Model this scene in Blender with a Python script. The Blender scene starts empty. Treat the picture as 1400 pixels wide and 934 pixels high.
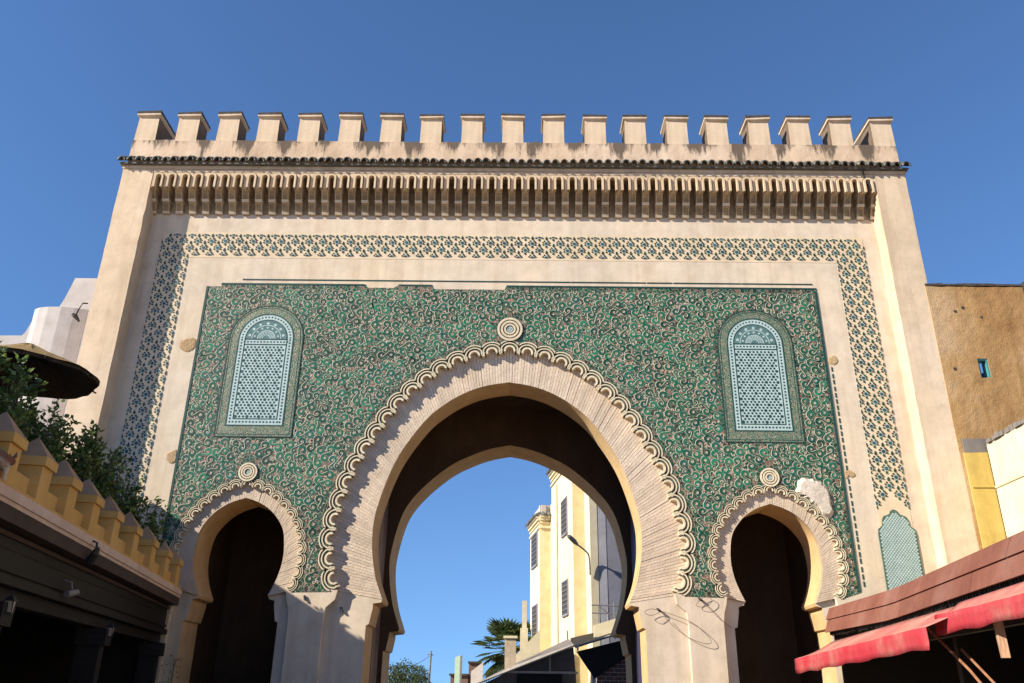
import bpy, bmesh, math, random
from mathutils import Vector, Matrix, noise as mnoise
from mathutils.geometry import tessellate_polygon
random.seed(7)
rnd = random.random
def U(a, b): return a + (b - a) * random.random()
scn = bpy.context.scene
COL = scn.collection

# ------------------------------------------------------------------ camera
PITCH, YAW, ROLL, FPX = 0.40455561, -0.01129948, 0.01417693, 1130.0
cd = bpy.data.cameras.new('camera'); cam = bpy.data.objects.new('camera', cd); COL.objects.link(cam)
cd.sensor_fit = 'HORIZONTAL'; cd.sensor_width = 36.0; cd.lens = FPX / 1400.0 * 36.0
cd.clip_start = 0.05; cd.clip_end = 3000
fw = Vector((math.sin(YAW) * math.cos(PITCH), math.cos(YAW) * math.cos(PITCH), math.sin(PITCH)))
rt = Vector((math.cos(YAW), -math.sin(YAW), 0)); up = rt.cross(fw)
r2 = rt * math.cos(ROLL) + up * math.sin(ROLL); u2 = up * math.cos(ROLL) - rt * math.sin(ROLL)
cam.matrix_world = Matrix(((r2.x, u2.x, -fw.x, 0.21676), (r2.y, u2.y, -fw.y, -15.2), (r2.z, u2.z, -fw.z, 1.65), (0, 0, 0, 1)))
scn.camera = cam

# ------------------------------------------------------------------ sun, sky, exposure
SUN = Vector((0.80, 0.375, -0.50)).normalized()           # direction the light travels
w = bpy.data.worlds.new('World'); scn.world = w; w.use_nodes = True
nt = w.node_tree; nt.nodes.clear()
sky = nt.nodes.new('ShaderNodeTexSky'); sky.sky_type = 'NISHITA'; sky.sun_disc = False
sky.sun_elevation = math.asin(-SUN.z); sky.sun_rotation = math.atan2(-SUN.x, -SUN.y)
sky.altitude = 900; sky.air_density = 1.0; sky.dust_density = 0.0; sky.ozone_density = 2.2
bg = nt.nodes.new('ShaderNodeBackground'); bg.inputs['Strength'].default_value = 0.086
wo = nt.nodes.new('ShaderNodeOutputWorld')
tint = nt.nodes.new('ShaderNodeMix'); tint.data_type = 'RGBA'; tint.blend_type = 'MULTIPLY'; tint.inputs[0].default_value = 1.0
tint.inputs[7].default_value = (0.69, 0.92, 1.16, 1)
tcw = nt.nodes.new('ShaderNodeTexCoord'); vm = nt.nodes.new('ShaderNodeVectorMath'); vm.operation = 'MULTIPLY_ADD'
vm.inputs[1].default_value = (1, 1, 0.80); vm.inputs[2].default_value = (0, 0, 0.14)      # clear dry air: little whitening at the horizon
vn = nt.nodes.new('ShaderNodeVectorMath'); vn.operation = 'NORMALIZE'
nt.links.new(tcw.outputs['Generated'], vm.inputs[0]); nt.links.new(vm.outputs[0], vn.inputs[0]); nt.links.new(vn.outputs[0], sky.inputs[0])
nt.links.new(sky.outputs[0], tint.inputs[6]); nt.links.new(tint.outputs[2], bg.inputs[0]); nt.links.new(bg.outputs[0], wo.inputs[0])
sl = bpy.data.lights.new('sun', 'SUN'); sl.energy = 5.0; sl.angle = math.radians(0.5); sl.color = (1.0, 0.905, 0.765)
so = bpy.data.objects.new('sun', sl); COL.objects.link(so); so.rotation_euler = SUN.to_track_quat('-Z', 'Y').to_euler()
so.location = (-20, -10, 25)
scn.view_settings.view_transform = 'Standard'; scn.view_settings.look = 'None'
scn.view_settings.exposure = 0.93; scn.view_settings.gamma = 1.0

# ------------------------------------------------------------------ materials
def newmat(name):
    m = bpy.data.materials.new(name); m.use_nodes = True
    t = m.node_tree; b = t.nodes['Principled BSDF']
    return m, t, b
def N(t, typ, **kw):
    n = t.nodes.new(typ)
    for k, v in kw.items(): setattr(n, k, v)
    return n
def coords(t, scale=(1, 1, 1), obj=True):
    tc = N(t, 'ShaderNodeTexCoord'); mp = N(t, 'ShaderNodeMapping'); mp.inputs['Scale'].default_value = scale
    t.links.new(tc.outputs['Object' if obj else 'Generated'], mp.inputs[0]); return mp.outputs[0]
def noise(t, vec, scale, detail=5, rough=0.6):
    n = N(t, 'ShaderNodeTexNoise'); n.inputs['Scale'].default_value = scale
    n.inputs['Detail'].default_value = detail; n.inputs['Roughness'].default_value = rough
    t.links.new(vec, n.inputs['Vector']); return n.outputs['Fac']
def ramp(t, fac, stops):
    r = N(t, 'ShaderNodeValToRGB'); e = r.color_ramp.elements
    while len(e) < len(stops): e.new(0.5)
    for k, (p, c) in zip(e, stops):
        k.position = p; k.color = (*c, 1) if len(c) == 3 else c
    t.links.new(fac, r.inputs[0]); return r.outputs[0]
def mix(t, fac, a, b, mode='MIX'):
    m = N(t, 'ShaderNodeMix', data_type='RGBA', blend_type=mode)
    if isinstance(fac, float): m.inputs[0].default_value = fac
    else: t.links.new(fac, m.inputs[0])
    for i, v in ((6, a), (7, b)):
        if isinstance(v, tuple): m.inputs[i].default_value = (*v, 1)
        else: t.links.new(v, m.inputs[i])
    return m.outputs[2]
def math_(t, op, a, b=None, c=None):
    m = N(t, 'ShaderNodeMath', operation=op)
    for i, v in enumerate((a, b, c)):
        if v is None: continue
        if isinstance(v, (int, float)): m.inputs[i].default_value = v
        else: t.links.new(v, m.inputs[i])
    return m.outputs[0]
def bump(t, b, h, strength, dist=0.02):
    n = N(t, 'ShaderNodeBump'); n.inputs['Strength'].default_value = strength; n.inputs['Distance'].default_value = dist
    t.links.new(h, n.inputs['Height']); t.links.new(n.outputs[0], b.inputs['Normal'])
def dk(c, f): return tuple(x * f for x in c)
def plaster(name, c1, c2, c3=None, streak=0.25, bmp=0.35, rough=0.9, rand=0.0, scale=1.0, grime=None):
    """lime plaster: big soft patches, rain streaks, fine grain"""
    m, t, b = newmat(name); v = coords(t)
    big = noise(t, v, 0.45 * scale, 4, 0.55)
    c = ramp(t, big, [(0.32, c1), (0.62, c2)] if c3 is None else [(0.3, c1), (0.5, c2), (0.68, c3)])
    mid = noise(t, v, 3.2 * scale, 8, 0.65)
    c = mix(t, 0.9, c, ramp(t, mid, [(0.3, (0.82, 0.81, 0.79)), (0.58, (1, 1, 1)), (0.8, (1.09, 1.07, 1.04))]), 'MULTIPLY')
    if streak:
        sv = coords(t, (2.6, 2.6, 0.16)); s = noise(t, sv, 1.6, 6, 0.6)
        c = mix(t, streak, c, ramp(t, s, [(0.38, (0.62, 0.56, 0.5)), (0.55, (1, 1, 1))]), 'MULTIPLY')
    if grime:
        g = noise(t, v, 1.3 * scale, 9, 0.7)
        c = mix(t, ramp(t, g, [(0.60, (0, 0, 0)), (0.74, (0.8, 0.8, 0.8))]), c, grime)
    if rand:
        oi = N(t, 'ShaderNodeObjectInfo')
        c = mix(t, 1.0, c, ramp(t, oi.outputs['Random'], [(0, (1 - rand,) * 3), (1, (1 + rand * 0.4,) * 3)]), 'MULTIPLY')
    t.links.new(c, b.inputs['Base Color']); b.inputs['Roughness'].default_value = rough
    b.inputs['Specular IOR Level'].default_value = 0.2
    f = noise(t, v, 26 * scale, 8, 0.7)
    h = math_(t, 'ADD', math_(t, 'MULTIPLY', mid, 1.0), math_(t, 'MULTIPLY', f, 0.45))
    bump(t, b, h, bmp, 0.03)
    return m
def plain(name, c, rough=0.7, var=0.25, scale=6.0, spec=0.3, metal=0.0, bmp=0.15, rand=0.0, island=0.0, stretch=(1, 1, 1), tint=None):
    m, t, b = newmat(name); v = coords(t, stretch)
    n = noise(t, v, scale, 6, 0.65)
    col = ramp(t, n, [(0.3, dk(c, 1 - var)), (0.7, tuple(min(1, x * (1 + var * 0.6)) for x in (tint or c)))])
    if rand:
        oi = N(t, 'ShaderNodeObjectInfo')
        col = mix(t, 1.0, col, ramp(t, oi.outputs['Random'], [(0, (1 - rand,) * 3), (1, (1 + rand * 0.5,) * 3)]), 'MULTIPLY')
    if island:
        g = N(t, 'ShaderNodeNewGeometry')
        col = mix(t, 1.0, col, ramp(t, g.outputs['Random Per Island'], [(0, (1 - island,) * 3), (1, (1 + island,) * 3)]), 'MULTIPLY')
    t.links.new(col, b.inputs['Base Color']); b.inputs['Roughness'].default_value = rough
    b.inputs['Metallic'].default_value = metal; b.inputs['Specular IOR Level'].default_value = spec
    if bmp: bump(t, b, n, bmp, 0.01)
    return m
def leafmat(name, c1, c2, c3):
    m, t, b = newmat(name); g = N(t, 'ShaderNodeNewGeometry')
    c = ramp(t, g.outputs['Random Per Island'], [(0, c1), (0.6, c2), (1, c3)])
    t.links.new(c, b.inputs['Base Color']); b.inputs['Roughness'].default_value = 0.45
    tr = N(t, 'ShaderNodeBsdfTranslucent'); t.links.new(c, tr.inputs[0])
    mx = N(t, 'ShaderNodeMixShader'); mx.inputs[0].default_value = 0.42
    t.links.new(b.outputs[0], mx.inputs[1]); t.links.new(tr.outputs[0], mx.inputs[2])
    t.links.new(mx.outputs[0], t.nodes['Material Output'].inputs[0]); return m
def mosaic(name, scale, cols, line, lw, dist=0.05, dscale=6.0):
    """small glazed tile pieces with pale raised outlines between them"""
    m, t, b = newmat(name); v = coords(t, (1, 0.0, 1))
    ns = N(t, 'ShaderNodeTexNoise'); ns.inputs['Scale'].default_value = dscale; ns.inputs['Detail'].default_value = 2; t.links.new(v, ns.inputs['Vector'])
    vs = N(t, 'ShaderNodeVectorMath', operation='SCALE'); vs.inputs['Scale'].default_value = dist; t.links.new(ns.outputs['Color'], vs.inputs[0])
    va = N(t, 'ShaderNodeVectorMath', operation='ADD'); t.links.new(v, va.inputs[0]); t.links.new(vs.outputs[0], va.inputs[1])
    e = N(t, 'ShaderNodeTexVoronoi', feature='DISTANCE_TO_EDGE'); f = N(t, 'ShaderNodeTexVoronoi', feature='F1')
    for k in (e, f): k.inputs['Scale'].default_value = scale; t.links.new(va.outputs[0], k.inputs['Vector'])
    sp = N(t, 'ShaderNodeSeparateColor'); t.links.new(f.outputs['Color'], sp.inputs[0])
    n = len(cols); c = ramp(t, sp.outputs[0], [(i / n, cc) for i, cc in enumerate(cols)])
    t.nodes[-1].color_ramp.interpolation = 'CONSTANT'
    lf = ramp(t, e.outputs['Distance'], [(lw * 0.6, (1, 1, 1)), (lw * 1.4, (0, 0, 0))])
    big = noise(t, v, 0.7, 3)
    c = mix(t, lf, c, line)
    c = mix(t, 0.8, c, ramp(t, big, [(0.35, (0.72, 0.78, 0.8)), (0.65, (1.1, 1.06, 1.0))]), 'MULTIPLY')
    t.links.new(c, b.inputs['Base Color']); b.inputs['Roughness'].default_value = 0.5; b.inputs['Specular IOR Level'].default_value = 0.3
    bump(t, b, lf, 0.3, 0.01); return m

WALL = plaster('facade_plaster', (0.585, 0.50, 0.40), (0.63, 0.53, 0.405), (0.665, 0.545, 0.385), streak=0.3, bmp=0.22)
PIL = plaster('pilaster_plaster', (0.58, 0.46, 0.32), (0.635, 0.50, 0.345), (0.665, 0.54, 0.405), streak=0.35, bmp=0.25)
BRICK = plaster('limewashed_brick', (0.575, 0.46, 0.345), (0.63, 0.51, 0.385), (0.66, 0.545, 0.425), streak=0.0, bmp=0.7, rand=0.13)
MORTAR = plain('mortar', (0.40, 0.285, 0.19), 0.95, 0.3, 9)
SOFFIT = plaster('bounce_tinted_soffit_plaster', (0.53, 0.35, 0.165), (0.60, 0.42, 0.22), streak=0.1, bmp=0.4)  # ochre tint puts warm bounce light into the reveals' plaster colour
INNER = plaster('shade_dark_interior_plaster', (0.055, 0.033, 0.02), (0.085, 0.053, 0.03), streak=0.3)  # near-black tone puts the passage's deep shade into the plaster colour
CREAMTILE = plain('cream_glazed_moulding', (0.66, 0.56, 0.39), 0.55, 0.18, 14, 0.4, rand=0.1)
GROOVE = plain('dark_green_groove', (0.085, 0.095, 0.06), 0.6, 0.4, 14)
FRZ = plain('frieze_stucco', (0.60, 0.465, 0.31), 0.85, 0.14, 8, 0.2, rand=0.1)
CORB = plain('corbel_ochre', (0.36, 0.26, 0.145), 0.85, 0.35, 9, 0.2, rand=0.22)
TILE = plain('weathered_green_roof_tile', (0.075, 0.078, 0.058), 0.55, 0.6, 10, 0.4, rand=0.5, tint=(0.12, 0.12, 0.10))
MOSS = plain('dark_weathered_coping', (0.07, 0.055, 0.045), 0.95, 0.5, 9)
GREEN = [plain('green_glaze', (0.013, 0.118, 0.062), 0.42, 0.45, 3, 0.4, bmp=0.1, island=0.4),
         plain('dark_green_glaze', (0.009, 0.066, 0.036), 0.42, 0.45, 3, 0.4, bmp=0.1, island=0.4),
         plain('teal_glaze', (0.010, 0.090, 0.062), 0.42, 0.45, 3, 0.4, bmp=0.1, island=0.4)]
OUTL = plain('cream_tile_outline', (0.45, 0.40, 0.30), 0.6, 0.3, 5, 0.3)
ROSE = plain('rose_tile_chip', (0.42, 0.24, 0.17), 0.6, 0.3, 5, 0.3, island=0.3)
PANEL = mosaic('arabesque_tile_ground', 15.0, [(0.010, 0.075, 0.042), (0.035, 0.034, 0.024), (0.010, 0.055, 0.032), (0.17, 0.11, 0.08), (0.010, 0.038, 0.024), (0.012, 0.085, 0.050)], (0.37, 0.33, 0.235), 0.036, 0.07, 9.0)
FINE = mosaic('fine_olive_mosaic', 30.0, [(0.03, 0.10, 0.055), (0.09, 0.11, 0.06), (0.03, 0.11, 0.07), (0.16, 0.14, 0.09)], (0.33, 0.34, 0.25), 0.075, 0.02, 12)
PALE = plain('pale_turquoise_tile', (0.38, 0.49, 0.47), 0.5, 0.15, 9, 0.4)
DGREEN = plain('bottle_green_tile', (0.014, 0.055, 0.045), 0.45, 0.3, 9, 0.4)
FL_DARK = plain('dark_green_petal', (0.012, 0.082, 0.042), 0.45, 0.5, 14, 0.4, rand=0.4)
FL_BROWN = plain('brown_petal', (0.075, 0.042, 0.02), 0.5, 0.4, 14, 0.4, rand=0.4)
FL_BLUE = plain('teal_blue_tile', (0.018, 0.095, 0.12), 0.4, 0.4, 14, 0.4, rand=0.4)
FL_WHITE = plain('white_tile_ring', (0.55, 0.53, 0.43), 0.5, 0.15, 14, 0.4)
WHITEP = plaster('white_repair_plaster', (0.50, 0.43, 0.35), (0.62, 0.545, 0.46), streak=0.0, bmp=0.8, scale=3)
BARE = plaster('bare_tan_plaster', (0.42, 0.29, 0.16), (0.50, 0.36, 0.2), streak=0.0, bmp=1.0, scale=4)
YEL = plaster('ochre_yellow_paint', (0.58, 0.355, 0.11), (0.64, 0.40, 0.14), streak=0.15, bmp=0.2)
YELTOP = plain('ochre_cap_paint', (0.42, 0.25, 0.14), 0.85, 0.2, 5)
PINKW = plaster('pinkish_ledge_plaster', (0.60, 0.44, 0.34), (0.66, 0.52, 0.42), streak=0.2, bmp=0.3)
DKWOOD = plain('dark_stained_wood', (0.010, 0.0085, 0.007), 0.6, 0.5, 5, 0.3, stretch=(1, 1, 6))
FASC = plain('dark_brown_fascia', (0.06, 0.04, 0.032), 0.75, 0.3, 4)
DOORW = plain('old_cedar_door', (0.20, 0.12, 0.075), 0.7, 0.4, 5, 0.3, stretch=(5, 5, 0.6), rand=0.25)
DOORR = plain('red_brown_door', (0.17, 0.06, 0.035), 0.7, 0.4, 7, 0.3)
DOORB = plain('blue_black_door', (0.035, 0.03, 0.06), 0.6, 0.3, 5, 0.3)
IRON = plain('black_iron', (0.02, 0.02, 0.02), 0.5, 0.3, 9, 0.4)
GLASS = plain('milky_lantern_glass', (0.42, 0.36, 0.28), 0.25, 0.1, 9, 0.5)
STRAW = plain('straw_thatch', (0.30, 0.20, 0.085), 0.9, 0.6, 20, 0.1, stretch=(3, 3, 1))
STRAWD = plain('shaded_underside_thatch', (0.05, 0.038, 0.026), 0.95, 0.5, 14, 0.1)  # darker copy of the straw, canopy shade put into the colour
WHITE = plaster('whitewash', (0.45, 0.425, 0.41), (0.52, 0.49, 0.47), streak=0.12, bmp=0.3)
EARTH = plaster('ochre_earth_wall', (0.33, 0.18, 0.07), (0.43, 0.26, 0.11), (0.50, 0.34, 0.19), streak=0.4, bmp=1.0, scale=1.5, grime=(0.24, 0.12, 0.05))
CREAM = plaster('cream_paint', (0.62, 0.545, 0.37), (0.66, 0.59, 0.42), streak=0.1, bmp=0.2)
SUNYEL = plaster('yellow_paint', (0.70, 0.58, 0.32), (0.75, 0.63, 0.37), streak=0.1, bmp=0.2)
DEEPYEL = plaster('deep_yellow_paint', (0.47, 0.34, 0.08), (0.53, 0.39, 0.12), streak=0.5, bmp=0.2)
GREYW = plaster('grey_paint_and_shade', (0.21, 0.215, 0.26), (0.24, 0.245, 0.29), streak=0.1, bmp=0.2)  # far wall's shade put into a bluish grey; window frames share it
GREYD = plaster('dull_grey_render', (0.16, 0.14, 0.13), (0.20, 0.18, 0.165), streak=0.25, bmp=0.3)
WINDK = plain('window_dark', (0.03, 0.035, 0.045), 0.25, 0.3, 6, 0.5)
TEALF = plain('teal_window_paint', (0.06, 0.24, 0.25), 0.6, 0.3, 8)
REDPL = plaster('faded_brown_red_boards', (0.16, 0.06, 0.042), (0.20, 0.08, 0.056), (0.23, 0.115, 0.088), streak=0.1, bmp=0.4, scale=2.5, rand=0.14, grime=(0.17, 0.07, 0.05))
def awning_mat(name, stops):
    m, t, b = newmat(name); v = coords(t)
    n = noise(t, v, 1.6, 7, 0.65)
    c = ramp(t, n, stops)
    st = noise(t, coords(t, (7, 7, 0.8)), 2.2, 5)
    c = mix(t, 0.15, c, ramp(t, st, [(0.4, (0.75, 0.6, 0.6)), (0.6, (1, 1, 1))]), 'MULTIPLY')
    t.links.new(c, b.inputs['Base Color']); b.inputs['Roughness'].default_value = 0.85; b.inputs['Specular IOR Level'].default_value = 0.15
    tr = N(t, 'ShaderNodeBsdfTranslucent'); t.links.new(c, tr.inputs[0])
    mx = N(t, 'ShaderNodeMixShader'); mx.inputs[0].default_value = 0.12
    t.links.new(b.outputs[0], mx.inputs[1]); t.links.new(tr.outputs[0], mx.inputs[2])
    t.links.new(mx.outputs[0], t.nodes['Material Output'].inputs[0])
    bump(t, b, noise(t, coords(t, (1, 1, 0.5)), 5, 4), 0.5, 0.05); return m
REDCL = awning_mat('sun_faded_red_cloth', [(0.36, (0.43, 0.026, 0.045)), (0.54, (0.42, 0.06, 0.07)), (0.68, (0.42, 0.15, 0.13))])
PINKCL = awning_mat('bleached_red_cloth', [(0.34, (0.45, 0.13, 0.12)), (0.52, (0.48, 0.21, 0.17)), (0.68, (0.50, 0.28, 0.22))])
POLEW = plain('raw_wood_pole', (0.30, 0.14, 0.075), 0.75, 0.4, 9, 0.2)
POSTW = plain('weathered_wood_post', (0.38, 0.23, 0.14), 0.8, 0.4, 12, 0.2, stretch=(4, 4, 0.6))
LEAF = leafmat('hedge_leaf', (0.03, 0.06, 0.015), (0.10, 0.165, 0.04), (0.24, 0.32, 0.08))
PALML = leafmat('palm_leaf', (0.03, 0.06, 0.018), (0.06, 0.10, 0.03), (0.13, 0.15, 0.06))
TREEL = leafmat('tree_leaf', (0.03, 0.05, 0.012), (0.06, 0.09, 0.022), (0.11, 0.13, 0.04))
BARK = plain('bark', (0.09, 0.06, 0.04), 0.9, 0.4, 9)
GROUND = plain('worn_paving', (0.38, 0.285, 0.20), 0.9, 0.3, 2.0)
METAL = plain('grey_metal', (0.22, 0.21, 0.2), 0.5, 0.3, 9, 0.4, metal=0.3)
PIPEW = plain('white_pipe', (0.62, 0.58, 0.52), 0.6, 0.2, 9)
BRRED = plain('red_brick', (0.20, 0.09, 0.065), 0.85, 0.3, 9, rand=0.3)
MINT = plain('pale_mint_paint', (0.40, 0.55, 0.42), 0.6, 0.2, 5)
FURR = plain('reddish_fur', (0.16, 0.055, 0.028), 0.9, 0.4, 40)
FURW = plain('white_fur', (0.50, 0.46, 0.40), 0.9, 0.2, 40)
FURG = plain('grey_brown_fur', (0.13, 0.10, 0.09), 0.9, 0.4, 40)

# ------------------------------------------------------------------ mesh builder
class MB:
    def __init__(s, xf=None): s.v = []; s.f = []; s.m = []; s.xf = xf
    def add(s, pts, faces, m=0):
        o = len(s.v)
        s.v += [s.xf(*p) for p in pts] if s.xf else [tuple(p) for p in pts]
        for f in faces: s.f.append(tuple(o + i for i in f)); s.m.append(m)
    def box(s, x0, x1, y0, y1, z0, z1, m=0):
        p = [(x, y, z) for x in (x0, x1) for y in (y0, y1) for z in (z0, z1)]
        s.add(p, [(0, 1, 3, 2), (4, 6, 7, 5), (0, 4, 5, 1), (2, 3, 7, 6), (0, 2, 6, 4), (1, 5, 7, 3)], m)
    def hexa(s, a, b, m=0):
        """a, b: two matching quads joined into a solid"""
        s.add(list(a) + list(b), [(0, 1, 2, 3), (7, 6, 5, 4), (0, 4, 5, 1), (1, 5, 6, 2), (2, 6, 7, 3), (3, 7, 4, 0)], m)
    def prism(s, poly, y0, y1, m=0, ms=None, back=True):
        """polygon in xz extruded along y"""
        n = len(poly); tris = tessellate_polygon([[Vector((p[0], p[1], 0)) for p in poly]])
        s.add([(p[0], y0, p[1]) for p in poly], [tuple(t) for t in tris], m)
        if back: s.add([(p[0], y1, p[1]) for p in poly], [tuple(t) for t in tris], m)
        s.add([(p[0], y0, p[1]) for p in poly] + [(p[0], y1, p[1]) for p in poly],
              [(i, (i + 1) % n, n + (i + 1) % n, n + i) for i in range(n)], m if ms is None else ms)
    def foot(s, poly, z0, z1, m=0):
        """polygon in xy extruded up"""
        n = len(poly); tris = tessellate_polygon([[Vector((p[0], p[1], 0)) for p in poly]])
        for z in (z0, z1): s.add([(p[0], p[1], z) for p in poly], [tuple(t) for t in tris], m)
        s.add([(p[0], p[1], z0) for p in poly] + [(p[0], p[1], z1) for p in poly],
              [(i, (i + 1) % n, n + (i + 1) % n, n + i) for i in range(n)], m)
    def band(s, A, B, y0, y1, m=0, closed=False):
        """ribbon between polylines A and B (xz), front y0, sides back to y1"""
        n = len(A); o = [(p[0], y0, p[1]) for p in A] + [(p[0], y0, p[1]) for p in B] + [(p[0], y1, p[1]) for p in A] + [(p[0], y1, p[1]) for p in B]
        f = []
        for i in range(n if closed else n - 1):
            j = (i + 1) % n
            f += [(i, j, n + j, n + i), (i, 2 * n + i, 2 * n + j, j), (n + i, n + j, 3 * n + j, 3 * n + i)]
        if not closed: f += [(0, n, 3 * n, 2 * n), (n - 1, 3 * n - 1, 4 * n - 1, 2 * n - 1)]
        s.add(o, f, m)
    def tube(s, path, r, n=8, m=0, caps=True):
        P = [Vector(p) for p in path]; rr = r if isinstance(r, (list, tuple)) else [r] * len(P); pts = []
        for i, p in enumerate(P):
            d = (P[min(i + 1, len(P) - 1)] - P[max(i - 1, 0)]).normalized()
            a = d.cross(Vector((0, 0, 1)) if abs(d.z) < 0.9 else Vector((1, 0, 0))).normalized(); b = d.cross(a)
            pts += [p + (a * math.cos(2 * math.pi * k / n) + b * math.sin(2 * math.pi * k / n)) * rr[i] for k in range(n)]
        f = [(i * n + k, i * n + (k + 1) % n, (i + 1) * n + (k + 1) % n, (i + 1) * n + k) for i in range(len(P) - 1) for k in range(n)]
        if caps: f += [tuple(range(n)), tuple((len(P) - 1) * n + k for k in reversed(range(n)))]
        s.add(pts, f, m)
    def lathe(s, prof, c, n=16, m=0):
        """profile of (radius, z) round a vertical axis at c"""
        pts = [(c[0] + r * math.cos(2 * math.pi * k / n), c[1] + r * math.sin(2 * math.pi * k / n), c[2] + z) for r, z in prof for k in range(n)]
        s.add(pts, [(i * n + k, i * n + (k + 1) % n, (i + 1) * n + (k + 1) % n, (i + 1) * n + k) for i in range(len(prof) - 1) for k in range(n)], m)
    def disc(s, cx, cz, r, y0, y1, n=12, m=0, rot=0.0):
        poly = [(cx + r * math.cos(2 * math.pi * k / n + rot), cz + r * math.sin(2 * math.pi * k / n + rot)) for k in range(n)]
        s.add([(p[0], y0, p[1]) for p in poly] + [(p[0], y1, p[1]) for p in poly], [tuple(range(n))] + [(i, (i + 1) % n, n + (i + 1) % n, n + i) for i in range(n)], m)
    def mesh(s, name, mats, smooth=False, bevel=0.0):
        me = bpy.data.meshes.new(name); me.from_pydata(s.v, [], s.f)
        for k in (mats if isinstance(mats, (list, tuple)) else [mats]): me.materials.append(k)
        me.polygons.foreach_set('material_index', s.m)
        if smooth: me.polygons.foreach_set('use_smooth', [True] * len(me.polygons))
        bm = bmesh.new(); bm.from_mesh(me); bmesh.ops.recalc_face_normals(bm, faces=bm.faces); bm.to_mesh(me); bm.free()
        me.update(); return me
    def build(s, name, mats, parent=None, label=None, cat=None, group=None, kind=None, smooth=False):
        return place(s.mesh(name, mats, smooth), name, parent, None, label, cat, group, kind)
def place(me, name, parent=None, mat=None, label=None, cat=None, group=None, kind=None):
    o = bpy.data.objects.new(name, me); COL.objects.link(o)
    if parent:
        o.parent = parent
        o.matrix_parent_inverse = PINV[parent.name]
    if mat is not None: o.matrix_basis = mat
    PINV[o.name] = (o.matrix_basis.inverted() if mat is not None else Matrix())
    if parent: PINV[o.name] = Matrix() if mat is None else mat.inverted()
    for k, v in (('label', label), ('category', cat), ('group', group), ('kind', kind)):
        if v: o[k] = v
    return o
PINV = {}
def thing(name, label, cat, loc=(0, 0, 0), group=None):
    o = bpy.data.objects.new(name, None); COL.objects.link(o); o.location = loc; o.empty_display_size = 0.3
    o['label'] = label; o['category'] = cat
    if group: o['group'] = group
    PINV[o.name] = Matrix.Translation(loc).inverted(); return o
def frame(base, a, n):
    return lambda s, o, z: (base[0] + a[0] * s + n[0] * o, base[1] + a[1] * s + n[1] * o, z)

def spline(pts, per=10):
    P = [Vector(p) for p in pts]; P = [P[0] * 2 - P[1]] + P + [P[-1] * 2 - P[-2]]; out = []
    for i in range(1, len(P) - 2):
        for k in range(per):
            t = k / per; a, b, c, d = P[i - 1:i + 3]
            out.append(0.5 * ((2 * b) + (c - a) * t + (2 * a - 5 * b + 4 * c - d) * t * t + (3 * b - a - 3 * c + d) * t ** 3))
    out.append(P[-2]); return out
def resample(P, n):
    L = [0.0]
    for i in range(1, len(P)): L.append(L[-1] + (P[i] - P[i - 1]).length)
    out = []; j = 0
    for k in range(n + 1):
        s = L[-1] * k / n
        while j < len(P) - 2 and L[j + 1] < s: j += 1
        q = (s - L[j]) / max(1e-9, L[j + 1] - L[j]); out.append(P[j].lerp(P[j + 1], q))
    return out
def length(P): return sum((P[i] - P[i - 1]).length for i in range(1, len(P)))
def both(half, cx=0.0):
    """half profile (apex first, going to the right foot) -> full path left foot to right foot"""
    h = spline([Vector((p[0], p[1])) for p in half])
    full = [Vector((-p.x, p.y)) for p in reversed(h)] + h[1:]
    return [Vector((p.x + cx, p.y)) for p in full]
def off(P, d):
    out = []
    for i, p in enumerate(P):
        t = (P[min(i + 1, len(P) - 1)] - P[max(i - 1, 0)]).normalized(); out.append(p + Vector((-t.y, t.x)) * d)
    return out
XZ = lambda P: [(p[0], p[1]) for p in P]
RY = 0.115                                           # how far the arches' brick face lies behind the wall face

# ------------------------------------------------------------------ ground
gm = MB(); gm.add([(-900, -900, 0), (900, -900, 0), (900, 900, 0), (-900, 900, 0)], [(0, 1, 2, 3)])
gm.build('ground', GROUND, kind='structure')

# ================================================================== THE GATE
gate = thing('city_gate', 'monumental plastered gate with green tiled front, three horseshoe arches and battlements', 'gate')
MAIN_IN = [(0, 7.33), (0.42, 7.26), (0.82, 7.12), (1.25, 6.86), (1.65, 6.48), (2.12, 5.74), (2.41, 4.86), (2.465, 4.25), (2.37, 3.63), (2.2, 3.19)]
MAIN_BASE = [(0, 7.97), (0.62, 7.87), (1.22, 7.62), (1.75, 7.22), (2.24, 6.68), (2.86, 5.6), (3.12, 4.75), (3.2, 4.18), (3.13, 3.67), (3.0, 3.37)]
SIDE_IN = [(0, 4.97), (0.28, 4.87), (0.53, 4.70), (0.74, 4.42), (0.81, 4.1), (0.81, 3.8), (0.74, 3.5), (0.62, 3.22)]
SIDE_BASE = [(0, 5.21), (0.33, 5.12), (0.63, 4.91), (0.87, 4.66), (1.03, 4.38), (1.11, 4.05), (1.12, 3.8), (1.06, 3.5), (0.96, 3.34)]
SC = 4.86
mbase = both(MAIN_BASE); lbase = both(SIDE_BASE, -SC); rbase = both(SIDE_BASE, SC)
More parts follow.
